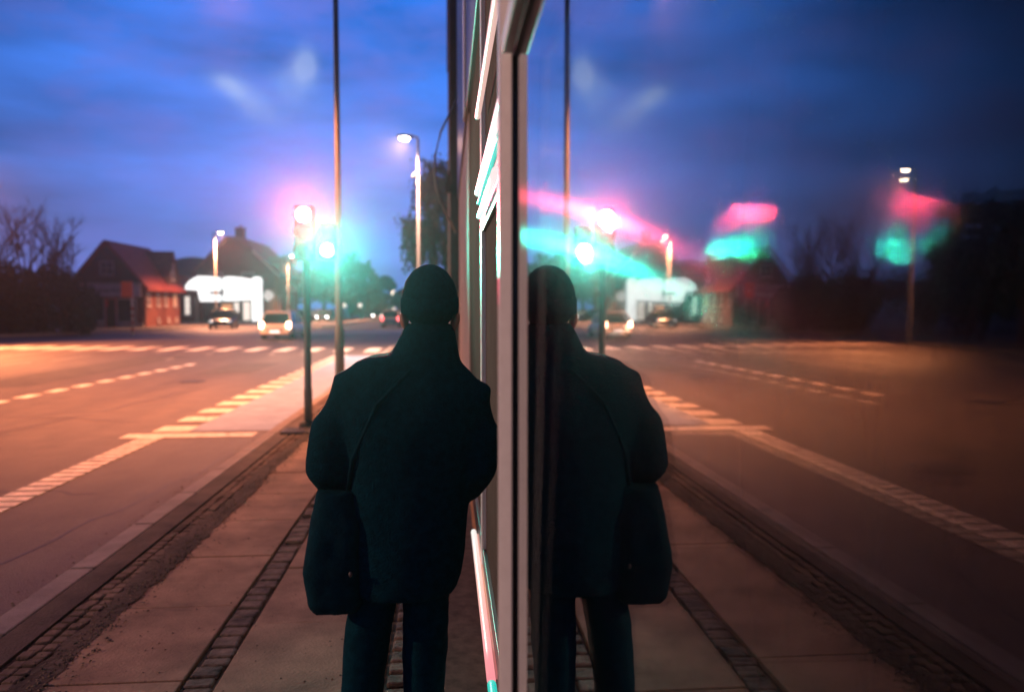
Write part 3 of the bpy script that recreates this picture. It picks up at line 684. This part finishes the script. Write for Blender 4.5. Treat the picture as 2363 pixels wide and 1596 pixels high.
# big gabled house
bh = thing('gabled_house', 'large dark house with tall gable, chimney and orange lit side wall', 'house', (-22.0, 100, 0)); bh.scale = (1.25, 1.25, 1.21)
b = MB(); b.rng((-7.7, 0, -.2), (0, 12, 5.2)); b.build('wall', M['brick_yellow'], bh)
b = MB(); b.rng((-7.75, -.06, 3.3), (0.02, -.005, 5.2)); b.prism([(-7.7, -.06, 5.2), (0, -.06, 5.2), (-3.4, -.06, 8.5), (-4.6, -.06, 8.5)], (0, .3, 0)); b.build('gable', M['brick_dark'], bh)
b = MB()
b.prism([(-3.3, -.4, 8.75), (.55, -.4, 4.75), (.55, -.4, 4.5), (-3.4, -.4, 8.5)], (0, 12.9, 0))
b.prism([(-4.7, -.4, 8.75), (-8.3, -.4, 4.75), (-8.3, -.4, 4.5), (-4.6, -.4, 8.5)], (0, 12.9, 0))
b.rng((-4.7, -.4, 8.5), (-3.3, 12.5, 8.76))
rf = b.build('roof', M['tile_dark'], bh)
b = MB(); b.rng((-4.15, 1.2, 8.7), (-3.3, 2.1, 9.75)); b.rng((-4.22, 1.13, 9.75), (-3.23, 2.17, 9.86)); b.tube([(-3.7, 1.65, 9.86), (-3.7, 1.65, 10.1)], .13, 8); b.build('chimney', M['brick_dark'], rf)
b = MB(); b.prism([(.62, -.46, 4.52), (.62, -.46, 4.78), (-2.0, -.46, 7.45), (-2.05, -.46, 7.15)], (0, .07, 0)); b.build('verge_board', M['wood_white'], rf)
b = MB(); b.prism([(.35, 1.8, 4.9), (.35, 4.4, 4.9), (.35, 4.4, 6.1), (.35, 3.1, 6.9), (.35, 1.8, 6.1)], (-2.2, 0, 0)); dm = b.build('dormer', M['brick_yellow'], bh)
window(dm, (.35, 3.1, 5.6), 1.3, 1.0, (1, 0, 0), M['white_frame'], M['win_warm'], 2, 1)
b = MB(); b.rng((.02, 5.2, 3.2), (1.0, 7.4, 3.75)); b.rng((.02, 5.2, 3.76), (1.1, 7.5, 3.86)); b.build('bay_roof', M['render_lt'], bh)
for xx in (-5.75, -2.6): window(bh, (xx, -.06, 4.55), 1.25, 1.0, (0, -1, 0), M['white_frame'], M['pane'], 3, 1)
for yy in (2.2, 6.3, 9.2): window(bh, (0, yy, 1.9), .8, 1.5, (1, 0, 0), M['white_frame'], M['pane'])
window(bh, (-.6, -.005, 1.9), .7, 1.6, (0, -1, 0), M['white_frame'], M['win_warm'], 1, 2)

# shop pavilion with lit curved fascia
sp = thing('lit_shop', 'glass fronted shop under a glowing white curved fascia', 'shop', (-25, 87.5, 0)); sp.scale = (1.25, 1.25, 1.2)
b = MB(); b.rng((-2.2, 2.0, -.1), (2.9, 7.5, 3.0)); b.build('wall', M['render_dk'], sp)
def bowed(b, pts_lo, pts_hi, th=.25):
    n = len(pts_lo)
    for k in range(n - 1):
        (x0, y0, z0), (x1, y1, z1) = pts_lo[k], pts_lo[k + 1]; Z0, Z1 = pts_hi[k], pts_hi[k + 1]
        b.prism([(x0, y0, z0), (x1, y1, z1), (x1, y1, Z1), (x0, y0, Z0)], (0, th, 0))
xs = [-.05 + 2.95 * k / 14 for k in range(15)]
b = MB(); bowed(b, [(x, .9 - .9 * math.sin(math.pi * (k / 14)), 1.98 + .16 * (k / 14) ** 2) for k, x in enumerate(xs)], [4.22 - .35 * (k / 14) ** 2 + .06 * math.sin(math.pi * k / 14) for k in range(15)])
b.build('fascia_panel', M['sign_lit'], sp)
xs = [-3.45 + 3.0 * k / 14 for k in range(15)]
lo = []; hi = []
for k, x in enumerate(xs):
    t = k / 14; zlo = 3.05 - .22 * t if x < -2.05 else 1.93
    lo.append((x, .9 - .7 * math.sin(math.pi * t), zlo)); hi.append(3.3 + .9 * min(1, t * 2.2) ** .6 + .08 * math.sin(math.pi * t) if t > 0 else 3.3)
b = MB(); bowed(b, lo, hi); b.build('fascia_panel', M['sign_lit'], sp)
b = MB(); b.rng((-.45, .85, 3.05), (-.05, 1.0, 4.1)); b.rng((-.45, .85, 1.99), (-.05, 1.0, 2.5)); b.build('fascia_panel', M['sign_lit2'], sp)
b = MB(); b.rng((-1.1, .1, 2.62), (-.1, .84, 2.85)); b.build('fascia_slot', M['blacklett'], sp)
b = MB(); b.rng((-2.15, 1.9, .1), (-1.2, 1.99, 1.85)); b.rng((-1.1, 1.9, .1), (.2, 1.99, 1.85)); b.build('shop_window', M['pane'], sp)
b = MB(); b.rng((.55, 1.88, .9), (.95, 1.99, 1.85)); b.rng((1.35, 1.88, .15), (1.95, 1.99, 1.9)); b.build('lit_display', M['win_white'], sp)
b = MB(); b.rng((-.55, 1.88, .5), (.35, 1.985, 1.7)); b.build('lit_display', M['win_warm'], sp)
b = MB(); b.rng((2.2, 1.85, 0), (2.7, 1.99, 1.9)); b.build('door', M['pane'], sp)
py = thing('pylon_sign', 'tall white glowing pylon sign with rounded top beside the shop fascia', 'sign', (-21.25, 87.75, 0)); py.scale = (1.25, 1.25, 1.2)
b = MB(); pts = [(-.46, 0, .1), (.46, 0, .1), (.46, 0, 3.9)] + [(.46 * math.cos(R(a)), 0, 3.9 + .34 * math.sin(R(a))) for a in range(15, 180, 15)] + [(-.46, 0, 3.9)]
b.prism(pts, (0, .3, 0)); b.build('panel', M['sign_lit'], py)
b = MB(); b.rng((-.3, .05, -.12), (.3, .25, .098)); b.build('base', M['darksteel'], py)
b = MB(); b.rng((.465, .02, .1), (.53, .28, 3.9)); b.build('edge_trim', M['alu'], py)
rs = thing('round_sign', 'pale round sign sticking out right of the white pylon', 'sign', (-20.2, 88.75, 3.0)); rs.scale = (1.25, 1.25, 1.25)
b = MB(); b.prism([(.42 * math.cos(R(a)) * (1 + .12 * math.cos(R(4 * a))), 0, .50 * math.sin(R(a)) * (1 + .10 * math.cos(R(3 * a)))) for a in range(0, 360, 15)], (0, .15, 0)); b.build('panel', M['sign_soft'], rs)
b = MB(); b.tube([(-.35, .08, .1), (-.52, .08, .1)], .03, 6); b.build('bracket', M['darksteel'], rs)

# orange sign on striped post
os_ = thing('orange_sign', 'orange square sign on a red and white striped post', 'sign', (-19.9, 50.2, 0))
b = MB(); b.rng((-.62, -.03, 2.30), (.10, .03, 3.30)); b.build('panel', M['orange'], os_, bevel=.02)
b = MB(); b.tube([(0, .08, -.1), (0, .08, 3.2)], .075, 12); ps = b.build('post', M['white_stripe'], os_, True)
b = MB()
for k in range(4): b.tube([(0, .08, .14 + k * .44), (0, .08, .36 + k * .44)], .079, 12)
b.build('red_band', M['red_stripe'], ps, True)

# picket fence
pf = thing('picket_fence', 'white picket fence behind the white car', 'fence', (-19.6, 96, 0))
b = MB()
for k in range(14): b.rng((k * .26, 0, .05), (k * .26 + .13, .04, 1.25))
b.build('pickets', M['wood_white'], pf)
b = MB(); b.rng((-.05, .041, .35), (3.6, .08, .45)); b.rng((-.05, .041, .9), (3.6, .08, 1.0)); b.build('rail', M['wood_white'], pf)

# filling station far down the road
fs = thing('filling_station', 'lit filling station canopy with orange edge far down the road', 'filling station', (-13, 152, 0))
b = MB(); b.rng((-4.4, 0, 3.2), (4.2, 6, 3.95)); b.build('canopy', M['station_o'], fs)
b = MB(); b.rng((-.6, -.1, 3.1), (3.0, -.002, 3.6)); b.build('canopy_light', M['station_w'], fs)
b = MB(); b.rng((1.8, -.3, 1.0), (2.7, -.12, 4.9)); b.build('price_sign', M['station_w'], fs)
b = MB(); b.rng((-3.6, 2, -.1), (-3.3, 2.3, 3.2)); b.rng((3.2, 2, -.1), (3.5, 2.3, 3.2)); b.build('column', M['render_lt'], fs)
b = MB(); b.rng((-1.6, 4, 0), (1, 5, 2.4)); b.build('kiosk', M['win_warm'], fs)
b = MB(); b.rng((-1.1, 1, 0), (-.5, 1.5, 1.6)); b.rng((.2, 1, 0), (.8, 1.5, 1.6)); b.build('pump', M['station_w'], fs)

# ------------------------------------------------------------------ cars
def car(name, label, loc, rz, paint, L=4.1, W=1.74, H=1.5, front=None, rear=None, plate_f=None, plate_r=None, suv=False):
    o = thing(name, label, 'car', (loc[0], loc[1], RZ), rz, 'cars on the road')
    hw = W / 2; gz = .24 if suv else .18; belt = H * .60
    st = [(-L / 2, gz + .2, belt * .80, hw * .80), (-L / 2 + .08, gz + .06, belt * .97, hw * .92), (-L * .36, gz, belt, hw), (0, gz, belt * .98, hw), (L * .20, gz, belt * .95, hw), (L * .36, gz, belt * .88, hw * .97), (L / 2 - .10, gz + .05, belt * .74, hw * .90), (L / 2, gz + .16, belt * .60, hw * .78)]
    rings = []
    for y, zb, zt, w in st:
        zm = zb + (zt - zb) * .55
        half = [(w * .88, zb), (w, zb + .10), (w * 1.0, zm), (w * .965, zt - .07), (w * .88, zt)]
        rings.append([(x, y, z) for x, z in half] + [(-x, y, z) for x, z in reversed(half)])
    body = MB().loft(rings).build('body', M[paint], o, True, .0)
    s = body.modifiers.new('s', 'SUBSURF'); s.levels = 1; s.render_levels = 2
    # glasshouse
    def cab(ys, z, w): return [(-w, ys[0], z), (w, ys[0], z), (w, ys[1], z), (-w, ys[1], z)]
    rb = -L / 2 + .14; fb = L * .24; rt = -L * .34; ft = L * .06
    MB().loft([cab((rb, fb), belt * .93, hw * .90), cab(((rb + rt) / 2, (fb + ft) / 2 + .05), (belt + H) / 2 - .03, hw * .84), cab((rt, ft), H - .05, hw * .73)]).build('windows', M['car_glass'], o, False, .03)
    rf = MB().loft([cab((rt - .12, ft + .10), H - .075, hw * .75), cab((rt - .04, ft + .02), H, hw * .66)]).build('roof', M[paint], o, True, .03)
    pl = MB()
    for sx in (-1, 1):
        for (yb, yt) in ((fb + .02, ft + .06), (-.15, -.15), (rb - .01, rt - .05)):
            pl.tube([(sx * hw * .905, yb, belt * .94), (sx * hw * .855, (yb + yt) / 2 + .02, (belt + H) / 2 - .02), (sx * hw * .745, yt, H - .07)], .045 if yb != -.15 else .035, 6)
    pl.build('pillars', M[paint], rf, True)
    for sx in (-1, 1):
        for yy in (-L * .31, L * .31):
            w = MB().tube([(sx * (hw - .20), yy, .31), (sx * (hw + .01), yy, .31)], .31, 20).build('wheel', M['tyre'], o, False, .03)
            MB().tube([(sx * (hw - .0), yy, .31), (sx * (hw + .022), yy, .31)], .2, 14).build('rim', M['rim'], w)
        MB().ell((sx * (hw + .08), fb - .25, belt + .06), (.09, .05, .07), 10, 8).build('mirror', M[paint], o, True)
        MB().box((sx * hw * .72, L / 2 - .06, belt * .66), (.30, .10, .15), (0, 0, -sx * .25)).build('headlight', front or M['lensdark'], o, False, .03)
        MB().box((sx * hw * .84, -L / 2 + .07, belt * .86), (.20, .14, .34), (0, 0, sx * .3)).build('tail_light', rear or M['lensdark'], o, False, .03)
    MB().rng((-hw * .9, -L / 2 - .06, gz + .10), (hw * .9, -L / 2 + .12, gz + .34)).build('bumper', M[paint], o, True, .05)
    MB().rng((-hw * .86, L / 2 - .10, gz + .04), (hw * .86, L / 2 + .05, gz + .26)).build('bumper', M['darksteel'] if suv else M[paint], o, True, .05)
    MB().rng((-hw * .4, L / 2 - .02, belt * .48), (hw * .4, L / 2 + .02, belt * .60)).build('grille', M['darksteel'], o)
    MB().rng((-.26, -L / 2 - .075, gz + .20), (.26, -L / 2 - .05, gz + .32)).build('number_plate', plate_r or M['white_stripe'], o)
    MB().rng((-.26, L / 2 + .04, gz + .10), (.26, L / 2 + .065, gz + .22)).build('number_plate', plate_f or M['white_stripe'], o)
    MB().rng((-hw * .55, -L / 2 - .058, gz + .16), (hw * .55, -L / 2 - .045, gz + .37)).build('plate_recess', M['darksteel'], o)
    return o
car('hatchback', 'white hatchback with glowing tail lights driving away over the crossing', (-9.2, 44.2), R(-3), 'car_white', 4.0, 1.74, 1.52, rear=M['tail_lit'], plate_r=M['plate_lit'])
car('parked_car', 'dark car facing us by the far kerb in front of the lit shop', (-18.3, 64.5), R(188), 'car_black', 4.4, 1.85, 1.62, front=M['head_dim'], plate_f=M['plate_red'], suv=True)
car('small_car', "small pale car with red tail lights just left of the person's head", (-4.95, 69), R(0), 'car_silver', 3.7, 1.66, 1.5, rear=M['tail_red'])
car('oncoming_car', 'dark oncoming car with lit headlights behind the traffic light pole', (-15.3, 97), R(180), 'car_dark', 4.3, 1.78, 1.46, front=M['head_lit'])
car('distant_car', 'distant dark car with one bluish headlight pair left of the filling station', (-9.9, 112), R(180), 'car_dark', 4.3, 1.78, 1.46, front=M['head_lit'])
car('waiting_car', 'dark car with red tail lights by the picket fence', (-17.2, 90), R(-60), 'car_dark', 4.2, 1.75, 1.45, rear=M['tail_red'], front=M['head_lit'])

car('far_car', 'tiny far car with two lit headlights under the receding lamps', (-13.6, 140), R(180), 'car_dark', 4.3, 1.78, 1.46, front=M['head_lit'])
car('far_car', 'tiny far car with red tail lights right of the filling station price sign', (-6.2, 135), R(0), 'car_dark', 4.3, 1.78, 1.46, rear=M['tail_lit'])
# low lit globes by the roadside
for i, (x, y, z, lb) in enumerate(((-12.7, 96, 1.9, 'lit globe lamp right beside the tall grey post'), (-10.75, 96, 1.9, 'lit globe lamp between tall grey post and filling station'))):
    g = thing('globe_lamp', lb, 'lamp', (x, y, 0), 0, 'globe lamps at the roadside')
    MB().tube([(0, 0, -.15), (0, 0, z - .15)], .05, 8).build('post', M['darksteel'], g)
    MB().ell((0, 0, z), (.26, .26, .26), 14, 10).build('globe', M['head_dim'] if i else M['win_white'], g, True)

# ------------------------------------------------------------------ trees
def leaves(pts, size, rr, up=0.):
    V = []; F = []
    for p in pts:
        s = size * rr.uniform(.6, 1.4)
        a = Vector((rr.gauss(0, 1), rr.gauss(0, 1), rr.gauss(0, 1) - up)).normalized(); c = a.cross(Vector((rr.gauss(0, 1), rr.gauss(0, 1), rr.gauss(0, 1)))).normalized()
        k = len(V); P = Vector(p)
        V += [P - a * s, P - c * s * .45, P + a * s, P + c * s * .45]; F.append((k, k + 1, k + 2, k + 3))
    return V, F
def clump_points(clumps, n, rr):
    tot = sum(c[3] * c[4] for c in clumps); out = []
    for x, y, z, r, h in clumps:
        for _ in range(int(n * r * h / tot)):
            d = Vector((rr.gauss(0, 1), rr.gauss(0, 1), rr.gauss(0, 1))).normalized() * rr.random() ** .45
            out.append((x + d.x * r, y + d.y * r, z + d.z * h))
    return out
def tree(name, label, loc, h, w, m, n, size, seed, th=.25, kind='round', group='trees beyond the road'):
    rr = random.Random(seed); o = thing(name, label, 'tree', loc, 0, group)
    b = MB(); b.tube([(0, 0, -.3), (rr.uniform(-.1, .1), 0, h * .3), (rr.uniform(-.2, .2), 0, h * .62), (0, 0, h * .92)], [h * .032, h * .026, h * .016, .02], 8)
    cl = []
    for k in range(15 if kind == 'round' else 10):
        if kind == 'cone':
            t = k / 9; cl.append((rr.uniform(-.2, .2) * w, rr.uniform(-.2, .2) * w, h * (.14 + .82 * t), w * .5 * (1.08 - t) + .15, h * .10))
        else:
            a = rr.uniform(0, 6.28); t = rr.random() ** .6; q = rr.uniform(.25, .95)
            cx, cy, cz = w * .42 * t * math.cos(a) * (1.15 - q * .6), w * .42 * t * math.sin(a), h * q
            cl.append((cx, cy, cz, w * rr.uniform(.15, .25), h * rr.uniform(.08, .15)))
            b.tube([(0, 0, h * max(.2, q * .6)), (cx * .5, cy * .5, h * q * .85), (cx, cy, cz)], [h * .012, h * .008, .015], 5)
    b.build('trunk', M['bark'], o, True)
    V, F = leaves(clump_points(cl, n, rr), size, rr)
    raw('crown', V, F, m, o)
    return o
TL = [(-32, 126, 8.6, 7, 'round'), (-27.4, 123, 9.0, 7.5, 'round'), (-23.6, 122, 9.4, 7, 'round'), (-18.4, 116, 9.6, 6.5, 'round'), (-15.6, 110, 8.0, 6, 'round'), (-13.0, 118, 8.4, 5.5, 'cone'), (-10.6, 112, 7.6, 4.6, 'cone'), (-8.6, 118, 6.2, 5, 'round'), (-6.6, 124, 5.0, 5, 'round'), (-3.5, 128, 5.6, 6, 'round'), (-24, 135, 10.5, 8, 'round'), (-17, 138, 11, 8, 'round')]
names = ['dark broad tree behind the gabled house', 'dark tree right of the gabled house', 'dark tree behind the second lamp post', 'tall dark tree behind the traffic light pole', 'dark tree left of the tall lamp post', 'pointed dark tree right of the tall lamp post', 'second pointed tree, nearest to the gap of sky', 'low round tree above the globe lamps', 'low dark tree left of the filling station', 'low dark tree beyond the filling station', 'tallest tree of the back row left of the signal', 'tall back tree behind the green signal']
for i, ((x, y, h, w, k), nm) in enumerate(zip(TL, names)):
    tree('pine_tree' if k == 'cone' else 'leafy_tree', nm, (x, y, 0), h, w, M['leaf'], 2600, .30, 100 + i, kind=k)
# big trees and hedge on the left
hedge = thing('tall_hedge', 'dense dark overgrown hedge left of the corner house', 'hedge', (-26, 52, 0))
rr = random.Random(5); cl = []
for k in range(46):
    x = -3.6 + 6.4 * (k % 23) / 22; top = 4.3 - .5 * max(0, x - .6) ** 1.2 + .35 * math.sin(x * 2.1)
    cl.append((x + rr.uniform(-.2, .2), rr.uniform(-.6, .8), top * (.30 if k < 23 else .72), .75, top * .33))
for k in range(30):
    x = -26 + 22.4 * k / 29
    cl.append((x, rr.uniform(-.8, 1.2), rr.uniform(1.2, 3.4), 1.2, 1.7))
b = MB()
for k in range(14): b.tube([(-3.2 + .45 * k, 0, -.2), (-3.2 + .45 * k + rr.uniform(-.2, .2), 0, 2.5)], [.06, .03], 5)
b.build('stem', M['bark'], hedge)
V, F = leaves(clump_points(cl, 26000, rr), .17, rr); raw('foliage', V, F, M['leaf_hedge'], hedge)
for i, (x, y, h, w, nm) in enumerate(((-30, 37.5, 7.6, 9, 'huge dark tree at the side street corner, seen in the shop window'), (-27, 28, 7.2, 8, 'dark tree behind the near corner lamp, seen in the shop window'), (-29, 18, 8, 9, 'dark tree farther along the near left pavement, mirrored at the edge'), (-33, 46, 6.6, 6, 'bushy dark tree left of the tall hedge'), (-37, 50, 7.5, 7, 'dark tree beyond the side street, mirrored in the window'))):
    tree('leafy_tree', nm, (x, y, 0), h, w, M['leaf_hedge'], 6500, .26, 300 + i)
def bare(name, label, loc, h, seed, lean=0):
    rr = random.Random(seed); o = thing(name, label, 'tree', loc, 0, 'bare trees behind the hedge')
    t = MB(); t.tube([(0, 0, -.3), (lean * .1, 0, h * .2), (lean * .2, 0, h * .38)], [.16, .13, .10], 8); t.build('trunk', M['bark'], o, True)
    b = MB()
    def grow(p, d, L, r, lv):
        q = p + d * L; mid = (p + q) / 2 + Vector((rr.uniform(-.06, .06), rr.uniform(-.06, .06), .03)) * L
        b.tube([p, mid, q], [r, r * .8, r * .55], 4 if lv > 1 else 6, False)
        if lv >= 4: return
        for _ in range(3 if lv < 3 else 4):
            nd_ = (d + Vector((rr.gauss(0, .42), rr.gauss(0, .42), rr.uniform(-.05, .3)))).normalized()
            grow(p + (q - p) * rr.uniform(.45, 1), nd_, L * rr.uniform(.55, .8), r * .55, lv + 1)
    for k in range(5):
        a = rr.uniform(0, 6.28); grow(Vector((lean * .2, 0, h * (.3 + .016 * k))), Vector((math.cos(a) * .38 + lean * .1, math.sin(a) * .38, 1)).normalized(), h * .27, .075, 0)
    b.build('branches', M['bark'], o); return o
bare('bare_tree', 'leftmost bare tree, leaning branches behind the hedge', (-34.2, 60, 0), 9.0, 21, .5)
bare('bare_tree', 'bare tree with two tall upright branches behind the hedge', (-32.0, 61, 0), 10.2, 22, .4)
bare('bare_tree', 'bare tree with branches leaning right behind the hedge', (-30.2, 60, 0), 9.6, 25, .8)
bare('bare_tree', 'smaller bare tree next to the dark gable', (-29.4, 62, 0), 7.4, 24, -.2)
# weeping willow
wl = thing('willow_tree', 'dark drooping willow behind the near street lamp and the dark wall', 'tree', (.4, 41, 0))
b = MB(); b.tube([(0, 0, -.2), (-.1, 0, 3), (-.3, 0, 6.2), (-.5, 0, 9)], [.32, .26, .17, .05], 10)
rr = random.Random(9); pts = []
for k in range(46):
    a = rr.uniform(0, 6.28); q = rr.random(); rad = rr.uniform(.3, 2.1) * (1.1 - .5 * q); zt = 4.6 + 4.8 * q
    cx, cy = -.55 + rad * math.cos(a) * 1.15, rad * math.sin(a)
    if k < 10: cx, cy, zt = rr.uniform(-2.6, -1.2), rr.uniform(-.7, .7), rr.uniform(5.5, 6.2)
    b.tube([(-.3, 0, min(8.5, zt * .8)), ((cx - .3) / 2, cy / 2, zt + .1), (cx, cy, zt - .1)], [.06, .03, .012], 5)
    for s_ in range(5):
        L = rr.uniform(.7, 2.6); ox, oy = rr.gauss(0, .28), rr.gauss(0, .28)
        for j in range(int(26 * L)):
            f = j / (26 * L); pts.append((cx + ox * (.5 + f) + rr.gauss(0, .05), cy + oy * (.5 + f) + rr.gauss(0, .05), zt - f * L + rr.gauss(0, .05)))
    for j in range(42): pts.append((cx + rr.gauss(0, .36), cy + rr.gauss(0, .36), zt + rr.gauss(0, .22)))
b.build('trunk', M['bark'], wl, True)
V, F = leaves(pts, .12, rr, .8); raw('crown', V, F, M['leaf_blue'], wl)

# ------------------------------------------------------------------ air
hz = MB().rng((-70, -14, -1.3), (45, 330, 24)).build('haze', M['cable'])
hz['kind'] = 'stuff'
m = bpy.data.materials.new('haze_air'); m.use_nodes = True; nt = m.node_tree; nt.nodes.clear()
out = nd(nt, 'ShaderNodeOutputMaterial'); pv = nd(nt, 'ShaderNodeVolumePrincipled')
pv.inputs['Color'].default_value = (.92, .95, 1, 1); pv.inputs['Density'].default_value = .0014; pv.inputs['Anisotropy'].default_value = .92
nt.links.new(pv.outputs[0], out.inputs['Volume']); hz.data.materials.clear(); hz.data.materials.append(m); m.cycles.volume_sampling = 'EQUIANGULAR'

# ------------------------------------------------------------------ sky
w = bpy.data.worlds.new('World'); sc.world = w; w.use_nodes = True; nt = w.node_tree
bgd = nt.nodes['Background']; bgd.inputs['Strength'].default_value = 1
tc = nd(nt, 'ShaderNodeTexCoord'); sep = nd(nt, 'ShaderNodeSeparateXYZ'); nt.links.new(tc.outputs['Generated'], sep.inputs[0])
def mth(op, a, b_=None, c=None, clamp=False):
    n = nd(nt, 'ShaderNodeMath', operation=op); n.use_clamp = clamp
    for i, v in enumerate((a, b_, c)):
        if v is None: continue
        if isinstance(v, (int, float)): n.inputs[i].default_value = v
        else: nt.links.new(v, n.inputs[i])
    return n.outputs[0]
def mix(kind, f, a, b_):
    n = nd(nt, 'ShaderNodeMix', data_type='RGBA', blend_type=kind)
    for i, v in ((0, f), (6, a), (7, b_)):
        if isinstance(v, (int, float)): n.inputs[i].default_value = v
        elif isinstance(v, tuple): n.inputs[i].default_value = (*v, 1)
        else: nt.links.new(v, n.inputs[i])
    return n.outputs[2]
cr = nd(nt, 'ShaderNodeValToRGB'); e = cr.color_ramp.elements
e[0].position = 0; e[0].color = (.09, .20, .58, 1); e[1].position = 1; e[1].color = (.004, .04, .16, 1)
for p, c in ((.06, (.105, .20, .64)), (.14, (.075, .18, .64)), (.24, (.042, .17, .68)), (.36, (.014, .14, .62)), (.5, (.006, .10, .45))):
    k = e.new(p); k.color = (*c, 1)
nt.links.new(sep.outputs[2], cr.inputs[0])
# brighter towards the road ahead, darker to the side and behind
az = nd(nt, 'ShaderNodeMapRange', interpolation_type='SMOOTHSTEP'); az.inputs[1].default_value = .72; az.inputs[2].default_value = 1.0; az.inputs[3].default_value = .24; az.inputs[4].default_value = 1.36
hl = mth('SQRT', mth('ADD', mth('POWER', sep.outputs[0], 2.), mth('POWER', sep.outputs[1], 2.)))
nt.links.new(mth('DIVIDE', sep.outputs[1], hl), az.inputs[0])
col = mix('MULTIPLY', 1., cr.outputs[0], az.outputs[0])
# soft layered cloud
mp = nd(nt, 'ShaderNodeMapping'); mp.inputs['Scale'].default_value = (2.2, 2.2, 9); nt.links.new(tc.outputs['Generated'], mp.inputs[0])
ns = nd(nt, 'ShaderNodeTexNoise'); ns.inputs['Scale'].default_value = 1.6; ns.inputs['Detail'].default_value = 5; ns.inputs['Roughness'].default_value = .5
nt.links.new(mp.outputs[0], ns.inputs['Vector'])
mr = nd(nt, 'ShaderNodeMapRange'); mr.inputs[1].default_value = .3; mr.inputs[2].default_value = .7; mr.inputs[3].default_value = .62; mr.inputs[4].default_value = 1.34
nt.links.new(ns.outputs[0], mr.inputs[0]); col = mix('MULTIPLY', 1., col, mr.outputs[0])
mp2 = nd(nt, 'ShaderNodeMapping'); mp2.inputs['Scale'].default_value = (3, 3, 7); mp2.inputs['Location'].default_value = (3.3, 1.2, 4.1); nt.links.new(tc.outputs['Generated'], mp2.inputs[0])
n4 = nd(nt, 'ShaderNodeTexNoise'); n4.inputs['Scale'].default_value = 2.2; n4.inputs['Detail'].default_value = 7; n4.inputs['Roughness'].default_value = .62
nt.links.new(mp2.outputs[0], n4.inputs['Vector'])
m4 = nd(nt, 'ShaderNodeMapRange'); m4.inputs[1].default_value = .45; m4.inputs[2].default_value = .72; m4.inputs[3].default_value = 0; m4.inputs[4].default_value = .7
nt.links.new(n4.outputs[0], m4.inputs[0])
col = mix('MIX', m4.outputs[0], col, mix('MULTIPLY', 1., (.13, .15, .55), az.outputs[0]))
# two pale wisps of cloud
wob = nd(nt, 'ShaderNodeTexNoise'); wob.inputs['Scale'].default_value = 13; wob.inputs['Detail'].default_value = 4
nt.links.new(tc.outputs['Generated'], wob.inputs['Vector'])
for (cx, cz, sx, sz, skew, amt) in ((-.252, .257, 1 / .023, 1 / .014, .22, 1.25), (-.228, .240, 1 / .022, 1 / .020, .25, .6), (-.168, .288, 1 / .015, 1 / .024, -.3, .75), (-.181, .268, 1 / .022, 1 / .030, -.3, .3), (-.205, .245, 1 / .07, 1 / .045, 0., .18)):
    dx = mth('SUBTRACT', sep.outputs[0], cx); dz = mth('SUBTRACT', sep.outputs[2], cz)
    dz = mth('MULTIPLY_ADD', dx, skew, dz)
    d2 = mth('ADD', mth('POWER', mth('MULTIPLY', dx, sx), 2.), mth('POWER', mth('MULTIPLY', dz, sz), 2.))
    d2 = mth('ADD', d2, mth('MULTIPLY', mth('SUBTRACT', wob.outputs[0], .5), 2.6))
    f = mth('MULTIPLY', mth('POWER', 2.718, mth('MULTIPLY', mth('MAXIMUM', d2, 0.), -1.6)), amt * .60)
    f = mth('MULTIPLY', f, mth('GREATER_THAN', sep.outputs[1], 0.))
    col = mix('MIX', f, col, (.46, .60, .95))
sky = nd(nt, 'ShaderNodeTexSky', sky_type='NISHITA'); sky.sun_disc = False; sky.sun_elevation = R(-3); sky.sun_rotation = R(0)
col = mix('ADD', .06, col, sky.outputs[0])
nt.links.new(col, bgd.inputs[0])

# ------------------------------------------------------------------ camera and render
cam = bpy.data.cameras.new('camera'); co_ = bpy.data.objects.new('camera', cam); COL.objects.link(co_)
co_.location = (0, 0, 1.66); co_.rotation_euler = (R(90 - 2.9), 0, R(-4.86))
cam.sensor_width = 36; cam.lens = 36 * 1730 / 2324; cam.clip_start = .02; cam.clip_end = 2000
cam.dof.use_dof = True; cam.dof.focus_distance = 2.9; cam.dof.aperture_fstop = 1.5
sc.camera = co_
sc.view_settings.view_transform = 'Standard'; sc.view_settings.look = 'None'; sc.view_settings.exposure = 0; sc.view_settings.gamma = 1
sc.render.engine = 'CYCLES'
cy = sc.cycles; cy.use_denoising = True; cy.max_bounces = 10; cy.transmission_bounces = 10; cy.glossy_bounces = 5; cy.diffuse_bounces = 3; cy.volume_bounces = 0
cy.sample_clamp_indirect = 0; cy.caustics_reflective = False; cy.caustics_refractive = False; cy.use_adaptive_sampling = True; cy.adaptive_threshold = .015
